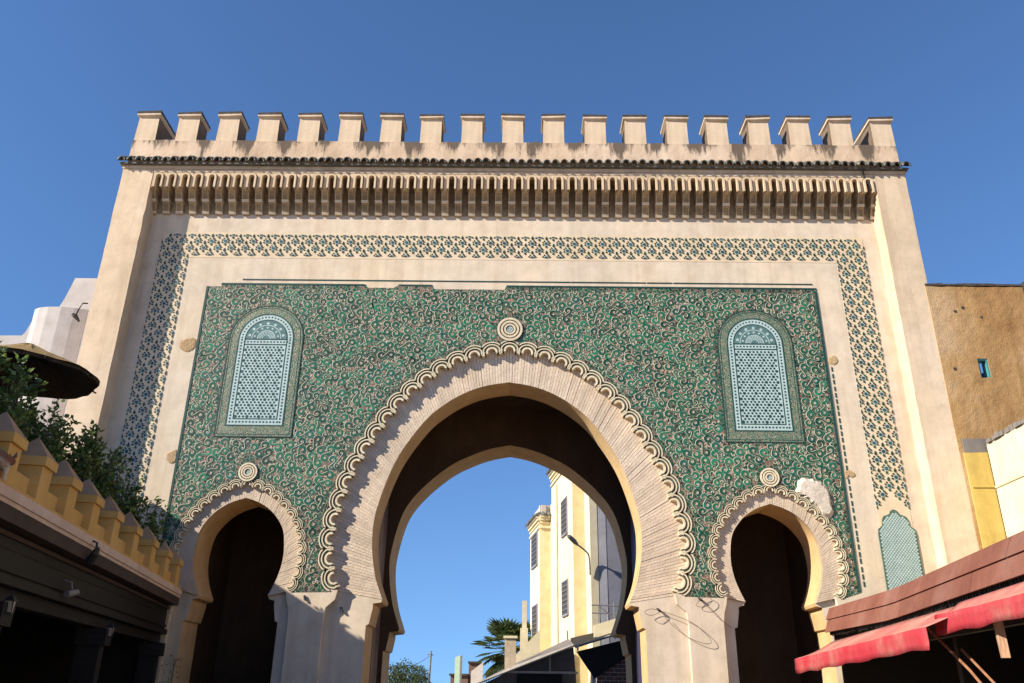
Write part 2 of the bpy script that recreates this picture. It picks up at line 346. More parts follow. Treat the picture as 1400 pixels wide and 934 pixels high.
# --- front wall layer with the recessed arches cut out
def seam(base, d): return XZ(resample(off(base, d), 70))
def recess(base, cx, hw, d):
    p = seam(base, d)
    l = [(cx - hw, 0), (cx - hw, 2.88), (cx - hw + 0.03 * hw / hw, 3.06), (p[0][0] - 0.02 + 0.0, 3.2)]
    return [(cx - hw, 0), (cx - hw, 2.86), (cx - hw + 0.025, 3.03), (base[0].x - 0.02, 3.17), (base[0].x + 0.01, 3.33)] + p[1:-1] + \
           [(base[-1].x - 0.01, 3.33), (base[-1].x + 0.02, 3.17), (cx + hw - 0.025, 3.03), (cx + hw, 2.86), (cx + hw, 0)]
out = [(-7.7, 0), (-7.7, 11.6), (7.7, 11.6), (7.7, 0)]
out += list(reversed(recess(rbase, SC, 1.05, 0.09))) + list(reversed(recess(mbase, 0, 3.2, 0.14))) + list(reversed(recess(lbase, -SC, 1.05, 0.09)))
b = MB(); b.prism(out, 0.0, RY + 0.004); b.build('front_wall', WALL, gate)
# --- core behind it with the arch openings
def opening(prof, cx, hw, zi):
    p = XZ(both(prof, cx))
    f = abs(prof[-1][0])
    return [(cx - hw, 0), (cx - hw, zi - 0.42), (cx - hw + 0.05, zi - 0.40), (cx - hw + 0.10, zi - 0.13), (cx - hw + 0.10, zi - 0.05), (cx - f - 0.02, zi - 0.03)] + p + \
           [(cx + f + 0.02, zi - 0.03), (cx + hw - 0.10, zi - 0.05), (cx + hw - 0.10, zi - 0.13), (cx + hw - 0.05, zi - 0.40), (cx + hw, zi - 0.42), (cx + hw, 0)]
o2 = [(-7.69, 0), (-7.69, 11.94), (7.69, 11.94), (7.69, 0)] + list(reversed(opening(SIDE_IN, SC, 0.84, 3.2))) + list(reversed(opening(MAIN_IN, 0, 2.46, 3.17))) + list(reversed(opening(SIDE_IN, -SC, 0.84, 3.2)))
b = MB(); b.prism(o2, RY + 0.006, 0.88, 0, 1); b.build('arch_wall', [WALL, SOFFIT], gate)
# --- passage behind, side rooms, rear arch
R = lambda cx, hw, z: [(cx + hw, 0), (cx + hw, z), (cx - hw, z), (cx - hw, 0)]
o3 = [(-7.68, 0), (-7.68, 11.9), (7.68, 11.9), (7.68, 0)] + R(SC, 1.0, 5.3) + R(0, 2.72, 7.6) + R(-SC, 1.0, 5.3)
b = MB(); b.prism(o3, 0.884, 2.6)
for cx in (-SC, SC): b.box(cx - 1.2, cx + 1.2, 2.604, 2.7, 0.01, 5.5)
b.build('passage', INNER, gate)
REAR = [(0, 6.79), (0.4, 6.71), (0.8, 6.57), (1.32, 6.30), (1.9, 5.80), (2.28, 5.27), (2.48, 4.5), (2.5, 4.0), (2.4, 3.4), (2.22, 2.88)]
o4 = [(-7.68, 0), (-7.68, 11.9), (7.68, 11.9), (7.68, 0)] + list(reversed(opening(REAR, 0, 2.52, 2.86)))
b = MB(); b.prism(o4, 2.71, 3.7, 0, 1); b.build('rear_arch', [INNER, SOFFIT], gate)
b = MB(); b.box(-7.69, 7.69, -0.35, 3.7, 11.945, 12.0); b.build('roof', WALL, gate)
# --- pilasters with worn edges
def pilaster(sx, label):
    pts = []
    for i in range(61):
        z = 11.95 * i / 60; e = 0.008 * mnoise.noise(Vector((sx * 3, 0, z * 2.1))) + 0.006 * (rnd() - 0.5)
        if sx < 0 and 9.9 < z < 11.2: e += 0.022 * mnoise.noise(Vector((5, 1, z * 4.5)))
        pts.append((sx * (7.7 + e), z))
    for i in range(61):
        z = 11.95 * (1 - i / 60); e = 0.010 * mnoise.noise(Vector((sx * 7, 3, z * 1.6))) + 0.005 * (rnd() - 0.5)
        pts.append((sx * (8.36 + e), z))
    m = MB(); m.prism(pts, -0.375, 3.72); m.build('pilaster', PIL, gate, label)
pilaster(-1, 'left pilaster with ragged inner edge'); pilaster(1, 'right pilaster with bright sunlit inner side')
# --- brick archivolts
def voussoirs(inn, ext, n, name, parent, joined=False, y=RY):
    A = resample(inn, n); B = resample(ext, n); J = MB()
    for i in range(n):
        g = 0.03 + 0.035 * rnd(); a0, a1 = A[i].lerp(A[i + 1], g), A[i].lerp(A[i + 1], 1 - g); b0, b1 = B[i].lerp(B[i + 1], g), B[i].lerp(B[i + 1], 1 - g)
        yy = y - 0.002 + U(-0.004, 0.003)
        m = J if joined else MB()
        m.hexa([(a0.x, yy, a0.y), (a1.x, yy, a1.y), (b1.x, yy + U(-.002, .002), b1.y), (b0.x, yy, b0.y)], [(p.x, y + 0.03, p.y) for p in (a0, a1, b1, b0)])
        if not joined: m.build('brick', BRICK, parent)
    return J
arv = MB(); mi = both(MAIN_IN); me_ = off(mbase, 0.10)
arv.band(XZ(resample(mi, 120)), XZ(resample(me_, 120)), RY + 0.004, RY + 0.02)
av = arv.build('archivolt', MORTAR, gate)
voussoirs(mi, off(mbase, 0.09), 204, 'brick', av)
for cx, bs, lab in ((-SC, lbase, 'left'), (SC, rbase, 'right')):
    sv = MB(); si = both(SIDE_IN, cx); sv.band(XZ(resample(si, 80)), XZ(resample(off(bs, 0.06), 80)), 0.066, RY + 0.02)
    s_ = sv.build('archivolt', MORTAR, gate)
    voussoirs(si, off(bs, 0.055), 104, 'brick', s_, True, 0.062).build('brickwork', BRICK, s_, kind='stuff')
# --- scalloped mouldings: one lobe, shared by all
def lobe_mesh(name):
    m = MB(); hw = 0.178; YB = RY + 0.002
    def arc(r, k=14):
        a0 = math.acos(min(1, hw / r)) if r > hw else -0.0
        if r <= hw: a0 = -0.32
        return [(r * math.cos(math.pi - a0 - (math.pi - 2 * a0) * i / k), r * math.sin(math.pi - a0 - (math.pi - 2 * a0) * i / k)) for i in range(k + 1)]
    m.band(arc(0.232), arc(0.080), -0.004, YB, 1)                          # grooved ground
    for r1, r0, y in ((0.242, 0.219, -0.018), (0.182, 0.160, -0.019), (0.114, 0.078, -0.018)): m.band(arc(r1), arc(r0), y, YB if r0 < 0.1 or r1 > 0.2 else 0.0, 0)
    for sx in (-1, 1):                                                      # pointed feet between the lobes
        for x0, x1, zb in ((0.078, 0.112, -0.045), (0.140, 0.178, -0.075)):
            m.hexa([(sx * x0, -0.017, 0.02), (sx * x1, -0.017, 0.02), (sx * (x1 - 0.004), -0.012, zb), (sx * (x0 + 0.006), -0.012, zb)],
                   [(sx * x0, YB, 0.02), (sx * x1, YB, 0.02), (sx * (x1 - 0.004), YB, zb), (sx * (x0 + 0.006), YB, zb)], 0)
        m.hexa([(sx * 0.10, -0.004, 0.05), (sx * 0.178, -0.004, 0.10), (sx * 0.178, -0.004, -0.03), (sx * 0.10, -0.004, -0.03)],
               [(sx * 0.10, YB, 0.05), (sx * 0.178, YB, 0.10), (sx * 0.178, YB, -0.03), (sx * 0.10, YB, -0.03)], 1)
    return m.mesh(name, [CREAMTILE, GROOVE])
LOBE = lobe_mesh('scallop')
def scallops(base, pitch, parent, skip=()):
    n = round(length(base) / pitch); n += 1 - n % 2; P = resample(base, n * 2)
    for i in range(n):
        if i in skip: continue
        p = P[2 * i + 1]; t = (P[2 * i + 2] - P[2 * i]); s = t.length / 0.356; t.normalize()
        M = Matrix(((t.x * s, 0, -t.y * s * .9, p.x), (0, 1, 0, 0.0015 * (i % 2)), (t.y * s, 0, t.x * s * .9, p.y), (0, 0, 0, 1)))
        place(LOBE, 'scallop', parent, M)
frame_main = MB(); frame_main.band(seam(mbase, 0.205), seam(mbase, 0.12), -0.003, RY); fm = frame_main.build('scalloped_moulding', GROOVE, gate)
scallops(mbase, 0.352, fm)
for bs in (lbase, rbase):
    q = MB(); q.band(seam(bs, 0.115), seam(bs, 0.07), -0.003, RY); fq = q.build('scalloped_moulding', GROOVE, gate)
    scallops(bs, 0.215, fq)
# --- rosettes above the arches
def rosette(cx, cz, R):
    m = MB(); ring = lambda r, k=28: [(cx + r * math.cos(2 * math.pi * i / k), cz + r * math.sin(2 * math.pi * i / k)) for i in range(k)]
    m.disc(cx, cz, R * 1.08, -0.0125, 0, 28, 2); m.disc(cx, cz, R, -0.018, 0, 28, 1)
    for r1, r0, y in ((1.0, .82, -.04), (.72, .56, -.042), (.46, .32, -.044)): m.band(ring(R * r1), ring(R * r0), y, -0.01, 0, True)
    for k in range(8): m.disc(cx + R * .19 * math.cos(k * math.pi / 4), cz + R * .19 * math.sin(k * math.pi / 4), R * .075, -0.03, -0.01, 6, 3)
    m.disc(cx, cz, R * .09, -0.03, -0.01, 8, 3)
    m.build('rosette', [CREAMTILE, GROOVE, DGREEN, PALE], gate)
rosette(0, 8.415, 0.255); rosette(-4.87, 5.435, 0.178); rosette(4.88, 5.445, 0.178)

# --- green arabesque panel
ptop = 9.41
edge = [(-6.27, 3.40), (-6.27, 5.0), (-6.262, 6.4), (-6.275, 8.0), (-6.27, 9.33), (-5.97, 9.33), (-5.97, ptop), (-3.0, ptop), (-2.95, 9.33), (-2.4, 9.33), (-2.3, ptop), (-1.62, ptop), (-1.58, 9.31), (-0.12, 9.31), (-0.08, ptop), (6.27, ptop), (6.27, 3.40)]
pp = edge + list(reversed(seam(rbase, 0.10))) + list(reversed(seam(mbase, 0.17))) + list(reversed(seam(lbase, 0.10)))
b = MB(); b.prism(pp, -0.008, 0.002, back=False); panel = b.build('tile_panel', PANEL, gate)
b = MB()
for x0, x1, z in ((-5.97, -3.0, ptop), (-2.3, -1.62, ptop), (-0.08, 6.27, ptop)): b.box(x0, x1, -0.014, 0, z - 0.035, z)
for sx in (-1, 1): b.box(sx * 6.27, sx * 6.225, -0.014, 0, 3.42, 9.33)
x = -5.55
while x < 6.2:
    l = U(0.5, 2.4)
    if not (-3.4 < x + l / 2 < -3.0 or -2.0 < x + l / 2 < -1.3): b.box(x, min(6.2, x + l), -0.010, 0, 9.487, 9.510)
    x += l + U(0.004, 0.03)
z = 3.5
while z < 7.6:
    b.box(6.335, 6.362, -0.008, 0, z, z + 0.09); z += U(0.11, 0.15)
b.build('panel_border', DGREEN, panel)
def dist_poly(P, x, z):
    best = 9; q = Vector((x, z))
    for i in range(len(P) - 1):
        a, c = P[i], P[i + 1]; d = c - a; t = max(0, min(1, (q - a).dot(d) / d.length_squared)); best = min(best, (a + d * t - q).length)
    return best
MO = resample(off(mbase, 0.26), 40); SO = resample(off(rbase, 0.16), 30)
def inpoly(P, x, z):
    c = False; n = len(P)
    for i in range(n):
        a, b_ = P[i], P[(i + 1) % n]
        if (a[1] > z) != (b_[1] > z) and x < (b_[0] - a[0]) * (z - a[1]) / (b_[1] - a[1]) + a[0]: c = not c
    return c
def clear(x, z, r):
    """free room for a circle on the right half of the panel"""
    if x + r > 6.21 or z + r > 9.30 or z - r < 3.42 or x < r * 0.6: return False
    if inpoly(MO, x, z) or dist_poly(MO, x, z) < r: return False
    if inpoly(SO, x, z) or dist_poly(SO, x, z) < r: return False
    if abs(x - 4.885) < 0.77 + r and 6.10 - r < z < 8.13: return False
    if z >= 8.13 and math.hypot(x - 4.885, z - 8.13) < 0.77 + r: return False
    if math.hypot(x, z - 8.47) < 0.31 + r or math.hypot(x - 4.885, z - 5.51) < 0.23 + r: return False
    return True
circ = []; grid = {}
def try_place(r, tries):
    for _ in range(tries):
        x, z = U(0, 6.2), U(3.42, 9.3)
        gx, gz = int(x / 0.3), int(z / 0.3)
        if any((x - q[0]) ** 2 + (z - q[1]) ** 2 < (r + q[2]) ** 2 * 0.74 for i in (-1, 0, 1) for j in (-1, 0, 1) for q in grid.get((gx + i, gz + j), ())): continue
        if not clear(x, z, r): continue
        grid.setdefault((gx, gz), []).append((x, z, r)); circ.append((x, z, r))
for r, k in ((0.090, 9000), (0.073, 12000), (0.055, 16000), (0.036, 15000), (0.025, 16000)): try_place(r, k)
S = MB()
def ribbon(path, wid, mats, y0=-0.0085, y1=-0.0125):
    """raised glazed band with pale outlines"""
    n = len(path); pts = []
    for i, p in enumerate(path):
        t = (path[min(i + 1, n - 1)] - path[max(i - 1, 0)]); t = t.normalized() if t.length > 1e-6 else Vector((1, 0)); q = Vector((-t.y, t.x)); w_ = wid[i]
        for k, yy in ((-1.0 * w_ - 0.0075, y0), (-w_, y1), (w_, y1), (w_ + 0.0075, y0)): pts.append((p.x + q.x * k, yy, p.y + q.y * k))
    o = len(S.v); S.v += pts
    for i in range(n - 1):
        for k in range(3): S.f.append((o + 4 * i + k, o + 4 * i + k + 1, o + 4 * i + 5 + k, o + 4 * i + 4 + k)); S.m.append(mats if k == 1 else 3)
def blob(cx, cz, ang, L, W, m, y=-0.0118):
    c, s_ = math.cos(ang), math.sin(ang); o = len(S.v)
    for a, q in ((0, 0), (0.35, 0.5), (0.7, 0.42), (1, 0), (0.7, -0.42), (0.35, -0.5)): S.v.append((cx + c * a * L - s_ * q * W, y, cz + s_ * a * L + c * q * W))
    S.f.append(tuple(range(o, o + 6))); S.m.append(m)
def curl(cx, cz, r, a_out, d, n=11, turns=0.80):
    """thick C-shaped curl; last point lies at angle a_out on the rim, running with turn direction d"""
    P = []; W = []
    for i in range(n + 1):
        t = i / n; a = a_out - d * 2 * math.pi * turns * (1 - t); rr = r * (0.40 + 0.30 * min(1, t * 1.6))
        P.append(Vector((cx + rr * math.cos(a), cz + rr * math.sin(a)))); W.append(r * (0.10 + 0.20 * math.sin(math.pi * min(1, 0.12 + t * .75))))
    return P, W
def s_scroll(A, B, mir):
    """two curls of opposite turn joined along their crossing tangent"""
    X = -1 if mir else 1; (ax, az, ra), (bx, bz, rb) = A, B; a = Vector((ax, az)); c = Vector((bx, bz)); D = (c - a).length; th = math.atan2(bz - az, bx - ax)
    d = 1 if rnd() < .5 else -1; ph = math.acos(max(-1, min(1, (ra * .7 + rb * .7) / D)))
    a1 = th - d * ph; P1, W1 = curl(ax, az, ra, a1, d); P2, W2 = curl(bx, bz, rb, a1 + math.pi, d)
    path = P1 + [P1[-1].lerp(P2[-1], .5)] + P2[::-1]; wid = W1 + [min(W1[-1], W2[-1]) * .95] + W2[::-1]
    m = random.choices((0, 1, 2), (6, 3, 2))[0]; ribbon([Vector((X * q.x, q.y)) for q in path], wid, m)
    for x, z, r in (A, B):
        for k in range(4): blob(X * x, z, k * 1.57 + .4, r * .27, r * .2, 4 if rnd() < .3 else 3)
        for k in range(2):
            g = U(0, 6.28); blob(X * (x + r * .9 * math.cos(g)), z + r * .9 * math.sin(g), U(0, 6.28), r * .42, r * .26, random.choice((0, 1, 3, 3, 4)))
def scroll(x, z, r, mir):
    X = -1 if mir else 1
    if r > 0.0365:
        d = 1 if rnd() < 0.5 else -1; a0 = U(0, 6.28); turns = U(0.55, 0.98); n = 18 if r > 0.08 else 12; path = []; wid = []
        for i in range(n + 1):
            t = i / n; rr = r * (0.93 - 0.72 * t ** 0.9); a = a0 + d * 2 * math.pi * turns * t
            path.append(Vector((X * (x + rr * math.cos(a)), z + rr * math.sin(a)))); wid.append(r * (0.06 + 0.23 * math.sin(math.pi * min(1, t * 1.15 + 0.02)) ** 0.8) if t < .86 else r * 0.08)
        tail = []; tw = []                                               # S-shaped tail running outwards
        for i in range(7, 0, -1):
            t = i / 7; rr = r * (0.93 + 0.50 * t * t); a = a0 - d * 1.5 * t; tail.append(Vector((X * (x + rr * math.cos(a)), z + rr * math.sin(a)))); tw.append(r * (0.06 + 0.12 * math.sin(math.pi * t)) * (1.15 - t) + 0.003)
        m = random.choices((0, 1, 2), (6, 3, 2))[0]
        ribbon(tail + path, tw + wid, m)
        e = path[-1]; blob(e.x - r * .12, e.y, U(0, 6), r * .24, r * .2, 3 if rnd() < .6 else 4)
        for k in range(3 if r > 0.08 else 2):                             # leaf buds on the back of the curl
            a = a0 + U(0, 6.28); rr = r * U(0.86, 0.98); blob(X * (x + rr * math.cos(a)), z + rr * math.sin(a), math.pi * mir + (a + d * 0.9) * X, r * 0.42, r * 0.26, random.choice((0, 1, 3)))
    elif rnd() < .4:                                                     # thin pale tendril
        d = 1 if rnd() < .5 else -1; a0 = U(0, 6.28); path = []; q = r * U(1.0, 1.5)
        for i in range(9):
            t = i / 8; a = a0 + d * 4.4 * t; rr = q * (1.0 - .62 * t); path.append(Vector((X * (x + rr * math.cos(a)), z + rr * math.sin(a))))
        ribbon(path, [0.0012] * 9, 3)
    elif r > 0.031 and rnd() < .5:
        for k in range(5): blob(X * x, z, k * 1.2566 + 0.3, r * 0.95, r * 0.6, 4 if rnd() < .25 else 3)
        blob(X * x - r * .2, z, 0, r * .4, r * .4, 1, -0.0122)
    else:
        a = U(0, 6.28); blob(X * (x - r * math.cos(a)), z - r * math.sin(a), a if not mir else math.pi - a, r * 2, r * 1.2, random.choice((0, 1, 3, 3, 4)))
big = [q for q in circ if q[2] > 0.05]; rest = [q for q in circ if q[2] <= 0.05]; free = set(range(len(big)))
for i in range(len(big)):
    if i not in free: continue
    free.discard(i); A = big[i]
    cand = sorted((math.hypot(A[0] - big[j][0], A[1] - big[j][1]), j) for j in free if abs(A[0] - big[j][0]) < .27 and abs(A[1] - big[j][1]) < .27)
    if cand and cand[0][0] < 0.27 and cand[0][0] > .7 * (A[2] + big[cand[0][1]][2]):
        j = cand[0][1]; free.discard(j); B = big[j]; st = random.getstate(); s_scroll(A, B, 0); random.setstate(st); s_scroll(A, B, 1)
    else: rest.append(A)
for x, z, r in rest:
    st = random.getstate(); scroll(x, z, r, 0); random.setstate(st); scroll(x, z, r, 1)
S.build('scrollwork', GREEN + [OUTL, ROSE], panel, kind='stuff')

# --- blind windows
def archpts(cx, z0, zs, r, k=22):
    return [(cx - r, z0), (cx + r, z0)] + [(cx + r * math.cos(math.pi * i / k), zs + r * math.sin(math.pi * i / k)) for i in range(k + 1)]
def blind_window(cx):
    zs = 8.15
    m = MB(); m.prism(archpts(cx, 6.13, zs, 0.735), -0.0143, 0, back=False); w_ = m.build('blind_window', FINE, gate)
    m = MB(); m.band(archpts(cx, 6.118, zs, 0.748), archpts(cx, 6.135, zs, 0.730), -0.0187, 0, 0, True)
    m.band(archpts(cx, 6.34, zs, 0.56), archpts(cx, 6.36, zs, 0.535), -0.0198, 0, 0, True); m.band(archpts(cx, 6.165, zs, 0.70), archpts(cx, 6.178, zs, 0.688), -0.0165, 0, 0, True); m.build('border_line', DGREEN, w_)
    m = MB(); m.prism(archpts(cx, 6.36, zs, 0.536), -0.0171, -0.0110, 0, back=False)
    m.build('frame', PALE, w_)
    m = MB()
    m.band(archpts(cx, 6.47, zs, 0.432), archpts(cx, 6.49, zs, 0.412), -0.0198, -0.0165, 0, True)
    m.box(cx - 0.43, cx + 0.43, -0.0198, -0.0165, 8.02, 8.045); m.box(cx - 0.43, cx + 0.43, -0.0198, -0.0165, 8.135, 8.16)
    # dashes along the frame
    for sx in (-1, 1):
        z = 6.40
        while z < 8.12: m.box(cx + sx * 0.484 - 0.016, cx + sx * 0.484 + 0.016, -0.0193, -0.0165, z, z + 0.034); z += 0.066
    x = cx - 0.44
    while x < cx + 0.43: m.box(x, x + 0.034, -0.0193, -0.0165, 6.402, 6.434); m.box(x, x + 0.034, -0.0193, -0.0165, 8.075, 8.105); x += 0.066
    for k in range(23):
        a = math.pi * (k + .5) / 23; m.disc(cx + 0.484 * math.cos(a), zs + 0.484 * math.sin(a), 0.021, -0.0193, -0.0165, 4, 0, a + .785)
    m.build('frame_dashes', DGREEN, w_, kind='stuff')
    m = MB(); j = 0; z = 6.525
    while z < 8.0:
        x = cx - 0.385 + (0.0375 if j % 2 else 0); i = 0
        while x < cx + 0.39:
            big = (j % 4 == 0 and i % 3 == 0) or (j % 4 == 2 and i % 3 == 1); m.disc(x, z, 0.033 if big else 0.0235, -0.0198, -0.0165, 6, 0); x += 0.075; i += 1
        z += 0.058; j += 1
    m.build('star_lattice', DGREEN, w_, kind='stuff')
    # half-round shell field above
    m = MB(); m.prism([(cx - 0.41, 8.16), (cx + 0.41, 8.16)] + [(cx + 0.41 * math.cos(math.pi * i / 20), 8.15 + 0.41 * math.sin(math.pi * i / 20)) for i in range(1, 20)], -0.0182, -0.0165, 0, back=False)
    for r in (0.09, 0.185, 0.30): 
        A = [(cx + r * math.cos(math.pi * i / 18), 8.16 + r * math.sin(math.pi * i / 18)) for i in range(19)]; B = [(cx + (r - .016) * math.cos(math.pi * i / 18), 8.16 + (r - .016) * math.sin(math.pi * i / 18)) for i in range(19)]
        m.band(A, B, -0.0204, -0.0165, 1)
    for k in range(13):
        a = math.pi * (k + .5) / 13; c, s_ = math.cos(a), math.sin(a)
        m.band([(cx + .1 * c - .006 * s_, 8.16 + .1 * s_ + .006 * c), (cx + .165 * c - .01 * s_, 8.16 + .165 * s_ + .01 * c)], [(cx + .1 * c + .006 * s_, 8.16 + .1 * s_ - .006 * c), (cx + .165 * c + .01 * s_, 8.16 + .165 * s_ - .01 * c)], -0.0204, -0.0165, 1)
    for k in range(7):
        a = math.pi * (k + .5) / 7; m.disc(cx + .345 * math.cos(a), 8.16 + .335 * math.sin(a), 0.03, -0.0204, -0.0165, 8, 1); m.disc(cx + .24 * math.cos(a), 8.16 + .24 * math.sin(a), 0.022, -0.0204, -0.0165, 6, 1)
    m.build('lunette', [plain('blue_green_tile', (0.09, 0.17, 0.165), 0.45, 0.3, 9), PALE], w_)
blind_window(-4.885); blind_window(4.885)

# --- flower border
def flower_mesh(name, clip=None):
    m = MB()
    def poly(pts, y, mi):
        P = pts
        if clip:
            ax, sg = clip; Q = []
            for i in range(len(P)):
                a, c = P[i], P[(i + 1) % len(P)]; ia, ic = a[ax] * sg >= 0, c[ax] * sg >= 0
                if ia: Q.append(a)
                if ia != ic: t = a[ax] / (a[ax] - c[ax]); Q.append((a[0] + (c[0] - a[0]) * t, a[1] + (c[1] - a[1]) * t))
            P = Q
        if len(P) < 3: return
        n = len(P); m.add([(p[0], y, p[1]) for p in P] + [(p[0], 0, p[1]) for p in P], [tuple(range(n))] + [(i, (i + 1) % n, n + (i + 1) % n, n + i) for i in range(n)], mi)
    def petal(a, r0, r1, w_, y, mi):
        c, s_ = math.cos(a), math.sin(a)
        poly([(c * (r0 + (r1 - r0) * t) - s_ * q * w_, s_ * (r0 + (r1 - r0) * t) + c * q * w_) for t, q in ((0, .25), (.45, 1), (.8, .7), (1, 0), (.8, -.7), (.45, -1), (0, -.25))], y, mi)
    H = math.pi / 2
    poly([(0.0, 0.078), (0.023, 0.104), (0.018, 0.13), (0.0, 0.166), (-0.018, 0.13), (-0.023, 0.104)], -0.010, 0)
    poly([(0.0, 0.092), (0.009, 0.112), (0.0, 0.142), (-0.009, 0.112)], -0.013, 1)
    for k, a in enumerate((0.36, 1.02, H * 2 - 1.02, H * 2 - 0.36, -0.40, -H * 2 + 0.40)): petal(a, 0.045, 0.086, 0.0175, -0.010, 1 if k in (0, 3) else 0)
    petal(-H, 0.047, 0.098, 0.020, -0.010, 0)
    for k in range(8): petal(k * H / 2 + 0.2, 0.028, 0.050, 0.013, -0.008, 3)
    poly([(0.032 * math.cos(k * H / 2), 0.032 * math.sin(k * H / 2)) for k in range(8)], -0.012, 2)
    return m.mesh(name, [FL_DARK, FL_BROWN, FL_BLUE, FL_WHITE])
FLO = flower_mesh('flower_motif'); HL = flower_mesh('half_l', (0, 1)); HR = flower_mesh('half_r', (0, -1)); HT = flower_mesh('half_t', (1, -1)); HB = flower_mesh('half_b', (1, 1))
border = MB()
bz, bx = 0.328, 0.2955
border.box(-7.385, 7.385, -0.004, 0.0, 10.005, 10.615); border.box(-7.385, -6.78, -0.004, 0, 4.3, 10.004); border.box(6.78, 7.385, -0.004, 0, 3.4, 10.004)
bo = border.build('flower_border', plaster('border_ground', (0.62, 0.50, 0.34), (0.67, 0.55, 0.39), streak=0.1, bmp=0.2), gate)
HALF = MB(); hs = []
def put(me, x, z, dx=0):
    M = Matrix.Translation((x, -0.004, z)) @ Matrix.Rotation(U(-.05, .05), 4, 'Y') @ Matrix.Scale(U(1.03, 1.10), 4)
    if me is FLO: place(me, 'flower_motif', bo, M)
    else:
        o = len(HALF.v); HALF.v += [tuple(M @ v.co) for v in me.vertices]
        for p in me.polygons: HALF.f.append(tuple(o + i for i in p.vertices)); HALF.m.append(p.material_index)
for sx in (-1, 1):
    xc = sx * 7.0825; zt = 10.40; row = 0
    while zt - row * bz / 2 > 4.45:
        z = zt - row * bz / 2
        skip = sx > 0 and z < 4.93
        if row % 2 == 0:
            for dx in (-0.152, 0.152):
                if z < 10.5 and not skip: put(FLO, xc + dx, z)
        else:
            if not skip and not (sx > 0 and z < 5.0): put(FLO, xc, z)
            if z < 9.95 and z > 4.7:
                put(HL if True else HL, xc - 0.30, z); put(HR, xc + 0.30, z)
            elif z > 4.7: put(HL if sx < 0 else HR, xc - 0.30 * (1 if sx < 0 else -1), z)
        row += 1
n = 45; st = 13.26 / n
for i in range(n + 1):
    x = -6.63 + st * i
    put(FLO, x, 10.40); put(HB, x, 10.06)
    if i < n: put(FLO, x + st / 2, 10.236); put(HT, x + st / 2, 10.565)
for x in (-6.777, 6.777): put(FLO, x, 10.236); put(HT, x, 10.565)
for x in (-7.0825, 7.0825): put(HT, x, 10.565)
HALF.build('edge_motifs', [FL_DARK, FL_BROWN, FL_BLUE, FL_WHITE], bo, kind='stuff')
# cusped lattice panels at the foot of the border
def cusped(cx, zt):
    prof = [(0.0, zt), (0.06, zt - 0.03), (0.09, zt - 0.09), (0.2, zt - 0.13), (0.24, zt - 0.2), (0.25, zt - 0.3), (0.33, zt - 0.36), (0.345, zt - 0.46), (0.345, 3.0)]
    pts = [(cx + p[0], p[1]) for p in prof] + [(cx - p[0], p[1]) for p in reversed(prof[1:])]
    m = MB(); m.prism(pts, -0.018, 0, back=False)
    w_ = m.build('lattice_panel', plain('grey_green_tile', (0.07, 0.12, 0.09), 0.5, .3, 9), gate)
    q = MB(); j = 0; z = 3.03
    while z < zt - 0.07:
        hw = 0.33 if z < zt - 0.46 else (0.23 if z < zt - 0.2 else 0.08); x = cx - 0.33 + (0.0275 if j % 2 else 0)
        while x < cx + 0.335:
            if all(inpoly(pts, x + e * .02, z + g * .02) for e in (-1, 1) for g in (-1, 1)): q.disc(x, z, 0.0235, -0.023, -0.01, 4, 0)
            x += 0.055
        z += 0.032; j += 1
    q.build('lattice_tiles', PALE, w_, kind='stuff')
cusped(7.0825, 4.88); cusped(-7.0825, 4.88)

# --- frieze of little arches on corbels
fz = MB(); fz.box(-7.69, 7.69, -0.374, -0.002, 11.88, 11.944); fz.box(-7.69, 7.69, -0.012, -0.001, 11.06, 11.879, 1)  # brown sheet at the slot backs paints in their deep shade
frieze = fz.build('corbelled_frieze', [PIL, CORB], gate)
NP = 54; PW = 15.38 / NP
def arch_unit():
    h = PW / 2; s = 0.062; zt = 11.752; k = 8; m = MB()
    arc = lambda r, z0=11.50: [(-r, z0)] + [(r * math.cos(math.pi - math.pi * i / k), zt + r * math.sin(math.pi * i / k)) for i in range(k + 1)] + [(r, z0)]
    body = [(-h, 11.50), (-h, 11.879), (h, 11.879), (h, 11.50)] + list(reversed(arc(s)))
    m.prism(body, -0.366, -0.29, 0)
    m.band(arc(s + 0.036), arc(s - 0.004), -0.402, -0.30, 0); m.band(arc(s + 0.060), arc(s + 0.0385), -0.369, -0.36, 1)  # brown outer band paints the shade of an incised groove
    return m.mesh('frieze_arch', [FRZ, plain('groove_shade_line', (0.26, 0.18, 0.11), 0.95, 0.3, 9)])
